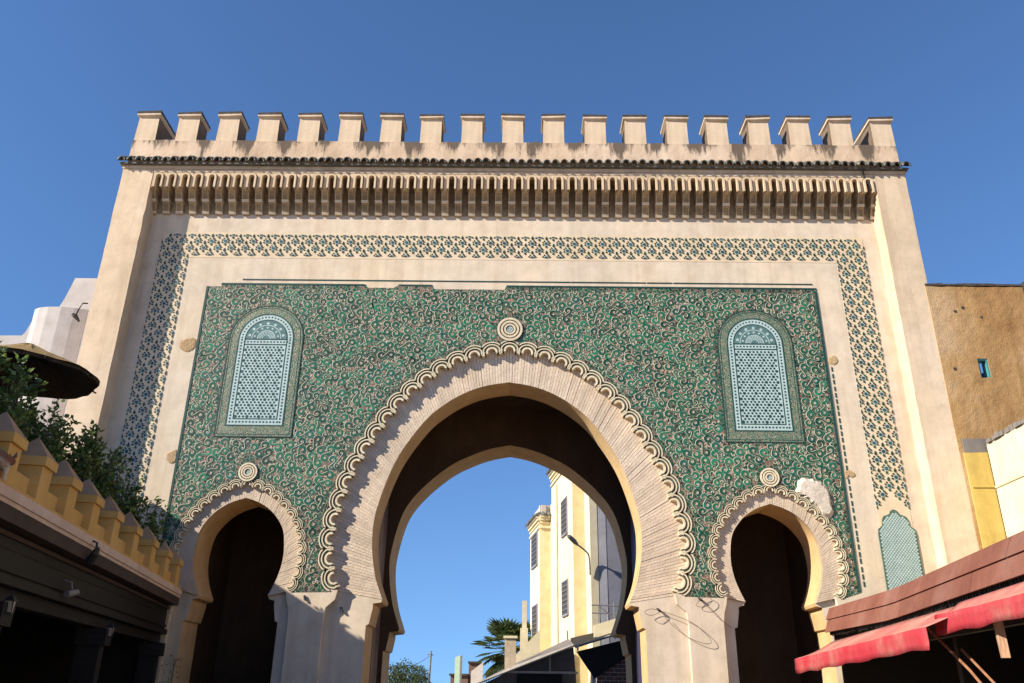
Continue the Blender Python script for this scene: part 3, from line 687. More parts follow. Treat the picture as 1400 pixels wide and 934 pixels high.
def corbel_mesh():
    m = MB(); h = 0.071
    m.box(-h, h, -0.292, 0.02, 11.493, 11.878, 0)
    def tier(z0, z1, yt, yl, yb):
        """one step of the bracket: front leans back from yt at the top to yl at the foot"""
        H = z1 - z0; at = lambda z: yl + (yt - yl) * (z - z0) / H
        def slab(x0, x1, za, zb, d, mi):
            m.hexa([(x0, at(za) - d, za), (x1, at(za) - d, za), (x1, at(zb) - d, zb), (x0, at(zb) - d, zb)], [(x0, yb, za), (x1, yb, za), (x1, yb, zb), (x0, yb, zb)], mi)
        slab(-h, h, z0, z1, 0.0, 1)
        slab(-h * 1.01, -h * 0.62, z0 + H * .24, z1 - .002, 0.016, 2); slab(h * 0.62, h * 1.01, z0 + H * .24, z1 - .002, 0.016, 2)
        slab(-h * 1.05, h * 1.05, z0 + H * .02, z0 + H * .23, 0.038, 3); slab(-h * 1.02, h * 1.02, z1 - H * .09, z1 - .001, 0.024, 2)
    tier(11.265, 11.492, -0.275, -0.14, 0.02); tier(11.035, 11.258, -0.13, -0.02, 0.02)
    return m.mesh('corbel', [FRZ, CORB, plain('corbel_side', (0.42, 0.31, 0.185), 0.85, 0.25, 9, 0.2, rand=0.2), plain('corbel_lip', (0.64, 0.53, 0.38), 0.8, 0.15, 9, 0.2, rand=0.1)])
AU = arch_unit(); CO = corbel_mesh()
for i in range(NP): place(AU, 'frieze_arch', frieze, Matrix.Translation((-7.69 + PW * (i + .5), 0, 0)))
for i in range(NP + 1):
    M = Matrix.Translation((-7.69 + PW * i, 0, 0)) @ Matrix.Rotation(U(-.015, .015), 4, 'Z')
    place(CO, 'corbel', frieze, M)
# --- tiled cornice
c = MB(); c.box(-8.38, 8.38, -0.388, -0.30, 11.955, 12.07); c.hexa([(-8.42, -0.47, 12.055), (8.42, -0.47, 12.055), (8.42, -0.28, 12.20), (-8.42, -0.28, 12.20)], [(-8.42, -0.47, 12.03), (8.42, -0.47, 12.03), (8.42, -0.28, 12.03), (-8.42, -0.28, 12.03)], 1)
cornice = c.build('cornice', [PIL, TILE], gate)
def rooftile():
    m = MB(); k = 7; pts = []
    for t in (0, 1):
        y, z0 = (-0.52, 12.06) if t == 0 else (-0.30, 12.215)
        for r in (0.088 - 0.01 * t, 0.064 - 0.01 * t): pts += [(r * math.cos(math.pi * i / k), y, z0 + r * 1.45 * math.sin(math.pi * i / k)) for i in range(k + 1)]
    q = k + 1; f = []
    for i in range(k): f += [(i, i + 1, q + i + 1, q + i), (2 * q + i, 3 * q + i, 3 * q + i + 1, 2 * q + i + 1), (i, 2 * q + i, 2 * q + i + 1, i + 1), (q + i, q + i + 1, 3 * q + i + 1, 3 * q + i)]
    f += [(0, q, 3 * q, 2 * q), (k, 2 * q + k, 3 * q + k, q + k)]; m.add(pts, f); return m.mesh('roof_tile', TILE, True)
RT = rooftile()
for i in range(91):
    M = Matrix.Translation((-8.36 + 16.72 * i / 90 + U(-.008, .008), U(-.02, .02), U(-.008, .008))) @ Matrix.Rotation(U(-.03, .03), 4, 'Z')
    place(RT, 'roof_tile', cornice, M)
# --- parapet and merlons
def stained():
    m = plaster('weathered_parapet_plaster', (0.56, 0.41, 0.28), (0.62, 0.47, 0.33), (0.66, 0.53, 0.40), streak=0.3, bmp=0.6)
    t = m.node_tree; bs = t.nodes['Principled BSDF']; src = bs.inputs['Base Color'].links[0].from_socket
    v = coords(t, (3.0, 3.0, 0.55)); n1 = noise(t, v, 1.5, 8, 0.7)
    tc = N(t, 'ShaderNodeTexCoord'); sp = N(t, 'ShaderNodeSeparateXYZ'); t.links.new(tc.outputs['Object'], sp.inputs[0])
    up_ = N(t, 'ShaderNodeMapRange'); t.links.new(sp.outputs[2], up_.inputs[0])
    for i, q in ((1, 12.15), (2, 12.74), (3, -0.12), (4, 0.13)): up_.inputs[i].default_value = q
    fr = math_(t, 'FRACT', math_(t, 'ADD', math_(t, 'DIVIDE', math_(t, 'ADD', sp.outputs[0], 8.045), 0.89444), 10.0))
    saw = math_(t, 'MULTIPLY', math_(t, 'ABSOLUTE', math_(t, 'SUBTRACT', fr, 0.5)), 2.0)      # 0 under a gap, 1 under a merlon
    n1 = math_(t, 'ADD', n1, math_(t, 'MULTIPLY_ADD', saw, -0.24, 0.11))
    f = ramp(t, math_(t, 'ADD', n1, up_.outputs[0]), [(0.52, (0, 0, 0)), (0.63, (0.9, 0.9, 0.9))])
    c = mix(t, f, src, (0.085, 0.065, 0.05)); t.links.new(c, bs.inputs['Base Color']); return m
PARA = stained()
b = MB(); top = []
NX = 170
for i in range(NX + 1):
    x = -8.30 + 16.6 * i / NX; top.append((x, 12.715 + 0.016 * mnoise.noise(Vector((x * 3, 0, 4))) + U(-.006, .006)))
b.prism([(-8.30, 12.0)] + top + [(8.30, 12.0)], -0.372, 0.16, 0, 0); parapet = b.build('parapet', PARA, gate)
SIDE = plaster('stained_shaded_plaster', (0.12, 0.09, 0.065), (0.21, 0.155, 0.11), streak=0.6, bmp=0.5, grime=(0.09, 0.065, 0.05), scale=2)  # stains and the gaps' shade both go into this dark side colour
def merlon_mesh(dp, jit):
    m = MB(); r = random.Random(jit); j = lambda s: r.uniform(-s, s)
    h0, h1 = 0.232, 0.222
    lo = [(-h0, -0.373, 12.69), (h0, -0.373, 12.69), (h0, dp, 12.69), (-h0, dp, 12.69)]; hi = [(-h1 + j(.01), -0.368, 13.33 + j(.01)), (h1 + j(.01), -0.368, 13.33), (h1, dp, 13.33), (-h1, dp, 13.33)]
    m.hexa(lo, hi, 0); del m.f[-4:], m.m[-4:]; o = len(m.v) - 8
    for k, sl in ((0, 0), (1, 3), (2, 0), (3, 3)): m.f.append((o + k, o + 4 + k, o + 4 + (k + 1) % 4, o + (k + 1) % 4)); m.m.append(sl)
    e = 0.262; a = [(-e, -0.415, 13.34 + j(.01)), (e, -0.425, 13.34 + j(.01)), (e, dp + .05, 13.34), (-e, dp + .05, 13.34)]
    m.hexa([(-h1, -0.37, 13.31), (h1, -0.37, 13.31), (h1, dp, 13.31), (-h1, dp, 13.31)], a, 0)
    bq = [(x, y, z + 0.040 + j(.006)) for x, y, z in a]; m.hexa(a, bq, 1)
    cq = [(x * 1.01, y * 1.01, z + 0.060 + j(.015)) for x, y, z in bq]; m.hexa(bq, cq, 2)
    return m
for i in range(19):
    x = -8.045 + 16.1 * i / 18; dp = 0.40 if i in (0, 18) else 0.10
    m = merlon_mesh(dp, i); M = Matrix.Translation((x + U(-.012, .012), 0, U(-.012, .012)))
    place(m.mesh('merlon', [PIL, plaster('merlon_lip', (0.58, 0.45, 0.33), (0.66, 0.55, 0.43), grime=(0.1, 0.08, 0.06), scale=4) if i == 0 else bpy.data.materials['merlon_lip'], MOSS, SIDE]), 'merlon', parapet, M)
# --- plaster repairs and fittings on the front
def patch(pts, mat, y=-0.012, name='plaster_patch', n=30, bulge=0.0):
    cx, cz = sum(p[0] for p in pts) / len(pts), sum(p[1] for p in pts) / len(pts)
    P = spline([Vector(p) for p in pts + [pts[0]]], 6)[:-1]; jt = .022 if bulge else .008; P = [(p.x + U(-jt, jt), p.y + U(-jt, jt)) for p in P]
    n_ = len(P); m = MB()
    inner = [(cx + (p[0] - cx) * 0.8, cz + (p[1] - cz) * 0.8) for p in P]
    m.add([(p[0], -0.001, p[1]) for p in P] + [(p[0], y - bulge, p[1]) for p in inner] + [(cx, y - bulge * 1.2, cz)],
          [(i, (i + 1) % n_, n_ + (i + 1) % n_, n_ + i) for i in range(n_)] + [(n_ + i, n_ + (i + 1) % n_, 2 * n_) for i in range(n_)])
    m.build(name, mat, gate, smooth=False)
patch([(-6.62, 8.10), (-6.42, 8.18), (-6.28, 8.12), (-6.30, 7.92), (-6.45, 7.86), (-6.60, 7.95)], BARE)
patch([(-6.47, 5.78), (-6.32, 5.86), (-6.27, 5.80), (-6.27, 5.62), (-6.36, 5.58), (-6.46, 5.68)], BARE)
patch([(6.29, 7.86), (6.42, 7.92), (6.50, 7.82), (6.42, 7.72), (6.30, 7.76)], BARE)
patch([(6.28, 5.60), (6.42, 5.60), (6.50, 5.52), (6.42, 5.46), (6.36, 5.50), (6.30, 5.44)], BARE)
patch([(5.32, 5.18), (5.44, 5.42), (5.70, 5.42), (5.92, 5.28), (5.98, 5.0), (5.95, 4.72), (5.80, 4.72), (5.68, 4.92), (5.52, 5.06)], WHITEP, -0.035, 'repair_patch', bulge=0.03)
# stain lead-away and cable at the right of the cornice
b = MB(); b.tube([(7.42, -0.50, 12.04), (7.47, -0.41, 11.93), (7.50, -0.385, 11.83), (7.58, -0.378, 11.66), (7.60, -0.376, 11.54)], 0.018, 6); b.build('drain_streak_pipe', IRON, gate)
# anchor stubs on the left pier
for x, z in ((-3.55, 3.18), (-2.90, 3.00)):
    m = MB(); y0 = 0.0 if x < -3.2 else RY
    m.tube([(x, y0, z), (x, y0 - 0.03, z - 0.01)], 0.022, 6); m.tube([(x - 0.015, y0 - 0.02, z + 0.045), (x + 0.02, y0 - 0.03, z - 0.04)], 0.02, 6); m.build('iron_anchor', IRON, gate)
# --- door leaves standing open inside the passage
for sx, mt, lab in ((-1, DOORW, 'brown plank door leaf folded against the left wall'), (1, DOORB, 'dark door leaf folded against the right wall')):
    m = MB(); m.box(sx * 2.70, sx * 2.66, 0.95, 2.60, 0.02, 6.1); dl = m.build('door_leaf', DKWOOD if sx < 0 else DOORB, gate, lab)
    for k in range(6):
        y0 = 0.97 + k * 0.272; q = MB(); q.box(sx * 2.655, sx * (2.60 - 0.004 * (k % 2)), y0, y0 + 0.262, 0.04, 6.06); q.build('plank', mt, dl)
m = MB(); m.box(2.60, 2.70, 0.895, 0.945, 0.02, 6.4); m.build('door_post', plain('pink_painted_post', (0.34, 0.15, 0.13), 0.7, 0.2, 6), gate)
m = MB(); m.box(2.50, 2.62, 0.886, 0.93, 0.02, 6.3); m.build('door_jamb', DOORR, gate)

# --- coils of wire left hanging on the right pier
WIREM = plain('rusty_wire', (0.12, 0.07, 0.045), 0.8, 0.3, 9)
def coil(pts_list, name, label):
    t = thing(name, label, 'wire', (pts_list[0][0][0], 0, pts_list[0][0][2]), 'wires left hanging on the pier')
    for P in pts_list:
        m = MB(); Q = spline([Vector(p) for p in P], 6); m.tube(Q, 0.0045, 5); m.build('wire', WIREM, t)
    a = pts_list[0][0]; m = MB(); m.tube([(a[0] - .03, a[1] + .04, a[2] + .04), (a[0], a[1], a[2]), (a[0] + .05, a[1] + .01, a[2] - .03)], [0.012, 0.026, 0.01], 6); m.build('knot', IRON, t)
coil([[(2.70, 0.05, 3.06), (2.55, 0.03, 3.08), (2.44, 0.03, 3.02), (2.55, 0.02, 2.97), (2.72, 0.04, 3.03)],
      [(2.72, 0.05, 3.05), (2.95, 0.02, 2.98), (3.25, -0.05, 2.85), (3.48, -0.06, 2.66), (3.55, -0.06, 2.53), (3.40, -0.06, 2.52), (3.15, -0.04, 2.62), (2.95, 0.03, 2.78), (2.80, 0.05, 2.95)]],
     'wire_coil', 'dangling brown wire loop nearest the main arch on the right pier')
coil([[(3.42, -0.05, 3.24), (3.52, -0.07, 3.32), (3.62, -0.06, 3.22), (3.50, -0.06, 3.12), (3.34, -0.05, 3.14), (3.42, -0.05, 3.24)],
      [(3.46, -0.05, 3.2), (3.58, -0.05, 3.08), (3.72, -0.03, 2.94), (3.95, 0.05, 2.78)]],
     'wire_coil', 'small knotted wire bunch beside the right side arch')

# ================================================================== LEFT CAFE
CB, CA, CN = (-5.72, -0.06), (0.1789, -0.9839), (0.9839, 0.1789)
CL = frame(CB, CA, CN)
cafe = thing('cafe_building', 'low dark cafe with wooden front and yellow crenellated roof terrace', 'building', CL(6, -2, 0))
LEN = 12.0
m = MB(CL); m.box(0.0, LEN, -0.30, 0.0, 3.19, 3.28); m.box(0.0, LEN, -0.30, -0.02, 3.15, 3.189); m.build('ledge', PINKW, cafe)
m = MB(CL); m.box(0.0, LEN, -0.30, -0.03, 3.02, 3.149); m.build('fascia', FASC, cafe)
m = MB(CL); m.box(0.0, LEN, -4.8, -0.302, 3.05, 3.26); m.build('terrace_floor', PINKW, cafe)
m = MB(CL); m.box(0.0, LEN, -0.30, -0.14, 3.282, 3.52); m.build('parapet_wall', YEL, cafe)
m = MB(CL); m.box(0.02, LEN, -0.20, -0.035, 3.282, 3.325); m.build('parapet_foot', YEL, cafe)
POSTS = [8.9, 8.05, 7.2, 6.35, 5.45, 4.5, 3.45, 2.35, 1.3, 0.35, 9.8, 10.7]
for s in POSTS:
    m = MB(CL); m.box(s - 0.14, s + 0.14, -0.34, -0.05, 3.282, 3.66); p = m.build('parapet_post', YEL, cafe)
    q = MB(CL); e = 0.17
    q.box(s - e, s + e, -0.39, -0.02, 3.661, 3.75, 0)
    a, apx = [(s - e, -0.39, 3.75), (s + e, -0.39, 3.75), (s + e, -0.02, 3.75), (s - e, -0.02, 3.75)], (s, -0.205, 3.98)
    q.add(a + [apx], [(0, 1, 4), (1, 2, 4), (2, 3, 4), (3, 0, 4)], 1); q.build('cap', [YEL, YELTOP], p)
# timber shop front below
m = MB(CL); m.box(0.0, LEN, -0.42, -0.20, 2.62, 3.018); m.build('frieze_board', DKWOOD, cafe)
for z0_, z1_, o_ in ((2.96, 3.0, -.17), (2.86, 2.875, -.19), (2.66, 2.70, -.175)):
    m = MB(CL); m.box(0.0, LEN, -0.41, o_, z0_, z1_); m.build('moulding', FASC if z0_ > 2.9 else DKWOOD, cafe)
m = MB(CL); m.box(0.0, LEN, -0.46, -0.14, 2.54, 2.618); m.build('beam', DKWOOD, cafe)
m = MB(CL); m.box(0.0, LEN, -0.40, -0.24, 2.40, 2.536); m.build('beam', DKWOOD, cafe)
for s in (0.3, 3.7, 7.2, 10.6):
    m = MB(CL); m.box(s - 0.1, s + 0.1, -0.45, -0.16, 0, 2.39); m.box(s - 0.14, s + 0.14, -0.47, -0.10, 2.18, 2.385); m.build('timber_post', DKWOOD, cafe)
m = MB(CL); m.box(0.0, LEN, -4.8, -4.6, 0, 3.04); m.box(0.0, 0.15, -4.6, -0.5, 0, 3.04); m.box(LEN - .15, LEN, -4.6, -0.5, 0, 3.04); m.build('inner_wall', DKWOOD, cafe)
def lantern(s, label):
    t = thing('wall_lantern', label, 'lantern', CL(s, -0.05, 2.2), 'lanterns on the cafe posts')
    LS = lambda a, o, z: CL(s + (a - s) * .62, -.10 + (o + .05) * .62, 2.30 + (z - 2.2) * .62)
    f = MB(LS); g = MB(LS)
    f.box(s - 0.06, s + 0.06, -0.11, 0.01, 2.18, 2.20); f.box(s - 0.075, s + 0.075, -0.125, 0.025, 2.36, 2.375)
    f.add([(s - .075, -.125, 2.375), (s + .075, -.125, 2.375), (s + .075, .025, 2.375), (s - .075, .025, 2.375), (s, -.05, 2.46)], [(0, 1, 4), (1, 2, 4), (2, 3, 4), (3, 0, 4)])
    for dx in (-1, 1):
        for o in (-0.12, 0.01): f.hexa([(s + dx * .05, o, 2.2), (s + dx * .062, o, 2.2), (s + dx * .062, o + .012, 2.2), (s + dx * .05, o + .012, 2.2)], [(s + dx * .066, o, 2.36), (s + dx * .078, o, 2.36), (s + dx * .078, o + .012, 2.36), (s + dx * .066, o + .012, 2.36)])
    f.tube([(s, -0.05, 2.45), (s, -0.05, 2.52), (s, -0.16, 2.52)], 0.012, 6)
    g.hexa([(s - .045, -.095, 2.201), (s + .045, -.095, 2.201), (s + .045, -.005, 2.201), (s - .045, -.005, 2.201)], [(s - .06, -.11, 2.358), (s + .06, -.11, 2.358), (s + .06, .01, 2.358), (s - .06, .01, 2.358)])
    f.build('lantern_frame', IRON, t); g.build('pane', GLASS, t)
lantern(7.2, 'small black lantern nearest the left edge of the photo, on a timber post')
lantern(3.7, 'small black lantern on the timber post closer to the gate')
# floodlight and camera under the ledge
t = thing('spotlight', 'small black spotlight clamped under the pinkish ledge', 'light', CL(5.55, 0.02, 3.1))
m = MB(CL); m.tube([(5.5, 0.0, 3.24), (5.5, 0.05, 3.22), (5.52, 0.06, 3.10)], 0.014, 6); m.build('bracket', IRON, t)
m = MB(CL); m.tube([(5.47, 0.0, 3.0), (5.53, 0.06, 3.1), (5.56, 0.09, 3.16)], [0.05, 0.045, 0.02], 10); m.build('head', IRON, t)
t = thing('security_camera', 'small grey camera on the dark wood below the ledge', 'camera', CL(5.6, -0.1, 2.6))
m = MB(CL); m.tube([(5.6, -0.19, 2.78), (5.6, -0.1, 2.76), (5.6, -0.08, 2.68)], 0.01, 6); m.build('arm', METAL, t)
m = MB(CL); m.tube([(5.70, -0.10, 2.62), (5.52, -0.05, 2.66)], 0.035, 10); m.build('body', METAL, t)

# terrace room set back behind the hedge (its roof edge throws the slanting shade on the gate)
m = MB(CL); m.foot([(0.25, -2.55), (LEN, -2.55), (LEN, -4.7), (0.25, -4.7)], 3.27, 5.86)
tr = thing('terrace_room', 'plain whitewashed roof room behind the hedge on the cafe terrace', 'building', CL(6, -3.6, 3.27)); m.build('wall', WHITE, tr)

# hedge plants in pots
def leafy(mb, p, d, L, W):
    d = d.normalized(); a = d.cross(Vector((U(-1, 1), U(-1, 1), U(-1, 1)))).normalized() * W * 0.5
    q = d.cross(a).normalized() * L * U(0.0, 0.12)
    mb.add([tuple(p), tuple(p + d * L * .45 + a - q), tuple(p + d * L), tuple(p + d * L * .45 - a - q)], [(0, 1, 2), (0, 2, 3)])
def shrub(s, o, top, spread, label, nsh=52):
    top += 0.14 + 0.014 * s - (0.76 if s > 8 else 0.14 if s > 6 else 0.0)
    c0 = Vector(CL(s, o, 3.27)); t = thing('potted_shrub', label, 'shrub', tuple(c0), 'shrubs along the terrace parapet')
    pot = MB(); pot.lathe([(0.001, 0), (0.17, 0), (0.22, 0.3), (0.23, 0.32), (0.2, 0.32), (0.001, 0.29)], c0, 14); pot.build('pot', plain('terracotta', (0.25, 0.11, 0.06), 0.85) if 'terracotta' not in bpy.data.materials else bpy.data.materials['terracotta'], t, smooth=True)
    st = MB(); lf = MB()
    for k in range(nsh):
        a = U(0, 6.283); rr = .84 * spread * math.sqrt(rnd()); hz = (top - 3.27) * U(0.45, 1.0) * (1.0 - 0.25 * (rr / spread) ** 2)
        e = c0 + Vector((rr * math.cos(a), rr * math.sin(a), hz)); b0 = c0 + Vector((rr * .15 * math.cos(a), rr * .15 * math.sin(a), 0.3))
        mid = b0.lerp(e, 0.5) + Vector((rr * .22 * math.cos(a), rr * .22 * math.sin(a), 0.0))
        P = [b0, mid, e]; st.tube(P, [0.010, 0.007, 0.003], 4)
        for i in range(54):
            tt = 1 - 0.75 * rnd() ** 1.35; p = (b0.lerp(mid, tt * 2) if tt < .5 else mid.lerp(e, tt * 2 - 1)); an = U(0, 6.283)
            d = Vector((math.cos(an), math.sin(an), U(0.1, 1.2))); leafy(lf, p + Vector((U(-.05, .05), U(-.05, .05), U(-.03, .03))), d, U(0.055, 0.09), U(0.034, 0.052))
    st.build('stems', BARK, t); lf.build('foliage', LEAF, t)
SH = [(9.6, -0.62, 5.05, .55, 'tall dark shrub at the left edge of the photo under the straw parasol'), (8.45, -0.70, 4.85, .55, 'dense dark shrub second from the left edge'),
      (7.4, -0.70, 4.78, .52, 'shrub with upright shoots in front of the parasol rim'), (6.3, -0.72, 4.86, .55, 'shrub with lighter green tips before the left pilaster'),
      (5.1, -0.70, 4.72, .55, 'open twiggy shrub in front of the pilaster foot'), (3.9, -0.72, 4.78, .55, 'bushy shrub in front of the shaded flower border'),
      (2.6, -0.70, 4.72, .55, 'sunlit shrub before the pale strip beside the green panel'), (1.3, -0.60, 4.60, .50, 'last shrub of the row, touching the left side arch')]
for a in SH: shrub(*a)

# straw parasol
pc = Vector((-6.38, -5.0, 5.50)); t = thing('straw_parasol', 'round straw parasol with dark underside on the cafe terrace', 'parasol', (pc.x, pc.y, 3.27))
m = MB(); R_ = 0.92
k = 40; rim = [1 + 0.018 * math.sin(i * 7.3) + U(-.015, .015) for i in range(k)]
def ringp(r, z): return [(pc.x + r * rim[i] * math.cos(2 * math.pi * i / k), pc.y + r * rim[i] * math.sin(2 * math.pi * i / k), pc.z + z + U(-.008, .008)) for i in range(k)]
rows = [ringp(R_, 0), ringp(R_ * .66, .14), ringp(R_ * .33, .28), ringp(0.04, .41)]
for i in range(3): m.add(rows[i] + rows[i + 1], [(j, (j + 1) % k, k + (j + 1) % k, k + j) for j in range(k)])
m.build('thatch', STRAW, t)
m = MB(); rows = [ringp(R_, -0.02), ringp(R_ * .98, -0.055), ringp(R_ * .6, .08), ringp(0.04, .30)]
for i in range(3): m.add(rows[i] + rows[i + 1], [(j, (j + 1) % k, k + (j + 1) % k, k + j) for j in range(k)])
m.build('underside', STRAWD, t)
for i in range(8):
    a = i * math.pi / 4; q = MB(); q.tube([(pc.x, pc.y, pc.z + .28), (pc.x + .95 * math.cos(a), pc.y + .95 * math.sin(a), pc.z - .045)], 0.012, 5); q.build('rib', DKWOOD, t)
q = MB(); q.tube([(pc.x, pc.y, 3.27), (pc.x, pc.y, pc.z + .35)], 0.03, 8); q.build('pole', DKWOOD, t)

# cat on the ledge at the edge of the frame
def cat():
    s0 = 8.13; z0 = 3.282
    me = bpy.data.meshes.new('body'); bm = bmesh.new()
    J = {'pelvis': (s0 + .42, -.03, z0 + .20, .070), 'belly': (s0 + .28, -.03, z0 + .19, .072), 'chest': (s0 + .14, -.03, z0 + .19, .066), 'neck': (s0 + .06, -.03, z0 + .215, .042), 'head': (s0 - .005, -.03, z0 + .225, .045), 'muzzle': (s0 - .045, -.03, z0 + .205, .024),
         't1': (s0 + .52, -.03, z0 + .23, .018), 't2': (s0 + .60, -.03, z0 + .33, .015), 't3': (s0 + .63, -.03, z0 + .43, .011)}
    E_ = [('pelvis', 'belly'), ('belly', 'chest'), ('chest', 'neck'), ('neck', 'head'), ('head', 'muzzle'), ('pelvis', 't1'), ('t1', 't2'), ('t2', 't3')]
    for sd in (-1, 1):
        o = -.03 + sd * .035
        J['fs%d' % sd] = (s0 + .14, o, z0 + .13, .028); J['fk%d' % sd] = (s0 + .145, o, z0 + .07, .018); J['fp%d' % sd] = (s0 + .13, o, z0 + .012, .015)
        J['hk%d' % sd] = (s0 + .38, o, z0 + .11, .034); J['hh%d' % sd] = (s0 + .46, o, z0 + .065, .018); J['hp%d' % sd] = (s0 + .42, o, z0 + .012, .015)
        E_ += [('chest', 'fs%d' % sd), ('fs%d' % sd, 'fk%d' % sd), ('fk%d' % sd, 'fp%d' % sd), ('pelvis', 'hk%d' % sd), ('hk%d' % sd, 'hh%d' % sd), ('hh%d' % sd, 'hp%d' % sd)]
    V_ = {}
    for n_, p in J.items(): V_[n_] = bm.verts.new(CL(*p[:3]))
    for a, b_ in E_: bm.edges.new((V_[a], V_[b_]))
    bm.to_mesh(me); bm.free()
    t = thing('cat', 'small reddish and white cat on the cafe ledge at the left edge of the photo', 'cat', CL(s0 + .3, -.03, z0))
    o = place(me, 'body', t); sk = o.modifiers.new('skin', 'SKIN'); ss = o.modifiers.new('sub', 'SUBSURF'); ss.levels = ss.render_levels = 2
    for i, n_ in enumerate(J): o.data.skin_vertices[0].data[i].radius = (J[n_][3],) * 2
    o.data.skin_vertices[0].data[0].use_root = True
    mt, tt, bb = newmat('calico_fur'); tc = N(tt, 'ShaderNodeTexCoord'); n_ = noise(tt, tc.outputs['Object'], 7, 3)
    sp = N(tt, 'ShaderNodeSeparateXYZ'); tt.links.new(tc.outputs['Object'], sp.inputs[0])
    zz = N(tt, 'ShaderNodeMapRange'); tt.links.new(sp.outputs[2], zz.inputs[0]); zz.inputs[1].default_value = z0 + .12; zz.inputs[2].default_value = z0 + .18
    c_ = mix(tt, zz.outputs[0], (0.48, 0.42, 0.36), ramp(tt, n_, [(0.45, (0.16, 0.05, 0.025)), (0.6, (0.10, 0.075, 0.06))])); tt.links.new(c_, bb.inputs['Base Color']); bb.inputs['Roughness'].default_value = 0.9
    me.materials.append(mt)
    for sd in (-1, 1):
        q = MB(CL); o_ = -.03 + sd * .024
        q.add([(s0 - .022, o_ - .018, z0 + .255), (s0 + .014, o_ - .014, z0 + .26), (s0 + .0, o_ + .018, z0 + .258), (s0 - .006, o_ + sd * .006, z0 + .315)], [(0, 1, 2), (0, 1, 3), (1, 2, 3), (2, 0, 3)]); q.build('ear', FURG, t)
        e = MB(CL); c = Vector((s0 - .038, -.03 + sd * .018, z0 + .232)); e.add([tuple(c + Vector(v)) for v in ((.006, 0, 0), (-.006, 0, 0), (0, .006, 0), (0, -.006, 0), (0, 0, .006), (0, 0, -.006))], [(0, 2, 4), (2, 1, 4), (1, 3, 4), (3, 0, 4), (2, 0, 5), (1, 2, 5), (3, 1, 5), (0, 3, 5)]); e.build('eye', IRON, t)
cat()

# climbing plant on the left column of the gate
t = thing('climbing_plant', 'sparse small leaved creeper on the shaded left column of the gate', 'plant', (-5.75, 0.0, 0))
m = MB(); lf = MB()
for k in range(5):
    x = -5.78 + U(-.05, .1); P = [Vector((x, 0.07, 0.0))]; hgt = U(1.8, 2.25)
    while P[-1].z < hgt: P.append(P[-1] + Vector((U(-.06, .055), U(-.012, .012), 0.12)))
    m.tube(P, 0.006, 4)
    for p in P[8:]:
        for _ in range(7): leafy(lf, p + Vector((U(-.09, .12), U(-.05, 0), U(-.06, .06))), Vector((U(-1, 1), U(-.6, .1), U(-.8, .6))), U(.04, .07), U(.016, .026))
m.build('stem', BARK, t); lf.build('foliage', LEAF, t)

# ================================================================== BEHIND LEFT: white stepped house
wh = thing('white_house', 'whitewashed house with rounded stepped parapet behind the left pilaster', 'house', (-11, 2, 0))
def steppoly(x1, x0, zt, zb, r):
    return [(x1, zb), (x1, zt), (x0 + 0.0, zt), (x0 - 0.03, zt - r * .5), (x0 - 0.10, zt - r * .85), (x0 - .16, zt - r), (x0 - .16, zb)]
m = MB(); m.prism([(-8.3, 0), (-8.3, 10.02), (-9.66, 10.02), (-9.71, 9.8), (-9.78, 9.52), (-9.86, 9.3), (-9.86, 0)], 1.02, 4.0); m.build('wall', WHITE, wh)
m = MB()                                                # rounded bay beside it
bay = [(-9.25, 1.0)] + [(-9.85 + 0.62 * math.cos(a), 1.0 - 0.42 * math.sin(a)) for a in [math.pi * i / 14 for i in range(15)]] + [(-10.47, 4.0), (-9.25, 4.0)]
m = MB(); m.foot([(-9.20, 1.015), (-9.45, 0.93), (-9.72, 0.88), (-10.0, 0.88), (-10.22, 0.93), (-10.37, 1.02), (-10.40, 1.2), (-10.40, 4), (-9.2, 4)], 0, 9.25); m.build('bay', WHITE, wh)
m = MB(); m.prism([(-10.35, 0), (-10.35, 9.23), (-10.42, 9.0), (-10.50, 8.74), (-10.56, 8.66), (-14, 8.62), (-14, 0)], 1.1, 4.0); m.build('wall', WHITE, wh)
t = thing('wall_lamp', 'small dark bracket lamp on the white house beside the pilaster', 'lamp', (-9.2, 0.9, 9.0))
m = MB(); m.tube([(-9.20, 0.93, 9.36), (-9.23, 0.80, 9.30), (-9.27, 0.76, 9.1), (-9.30, 0.76, 8.98)], 0.018, 6); m.build('arm', IRON, t)
m = MB(); m.tube([(-9.36, 0.74, 9.02), (-9.30, 0.76, 8.98), (-9.20, 0.78, 8.86)], [0.03, 0.05, 0.02], 8); m.build('head', IRON, t)

# ================================================================== BEHIND RIGHT
ew = thing('earth_wall_house', 'weathered ochre earth walled house behind the right pilaster', 'house', (9.5, 0, 0))
QX = lambda v: .217 + (v - .217) * .8140
QZ = lambda v: 1.65 + (v - 1.65) * .8140
EF = lambda x, y, z: (QX(x), -0.388 + (y - 3.0) * 0.45, QZ(z) if z > 0 else 0.0)
hx0, hx1, hz0, hz1 = 11.02, 11.26, 8.63, 9.12
tops = [(10.15 + i * 0.135, 11.02 + 0.018 * mnoise.noise(Vector((i * .7, 2, 1))) + U(-.012, .012)) for i in range(18)]
m = MB(EF)
m.prism([(10.15, 0)] + [p for p in tops if p[0] < hx0 - .01] + [(hx0, 11.02), (hx0, 0)], 3.0, 3.45)
m.prism([(hx0 + .0005, hz1), (hx0 + .0005, 11.02)] + [p for p in tops if hx0 + .02 < p[0] < hx1 - .02] + [(hx1, 11.02), (hx1, hz1)], 3.0, 3.45)
m.prism([(hx0 + .0005, 0), (hx0 + .0005, hz0), (hx1, hz0 + .02), (hx1, 0)], 3.0, 3.45)
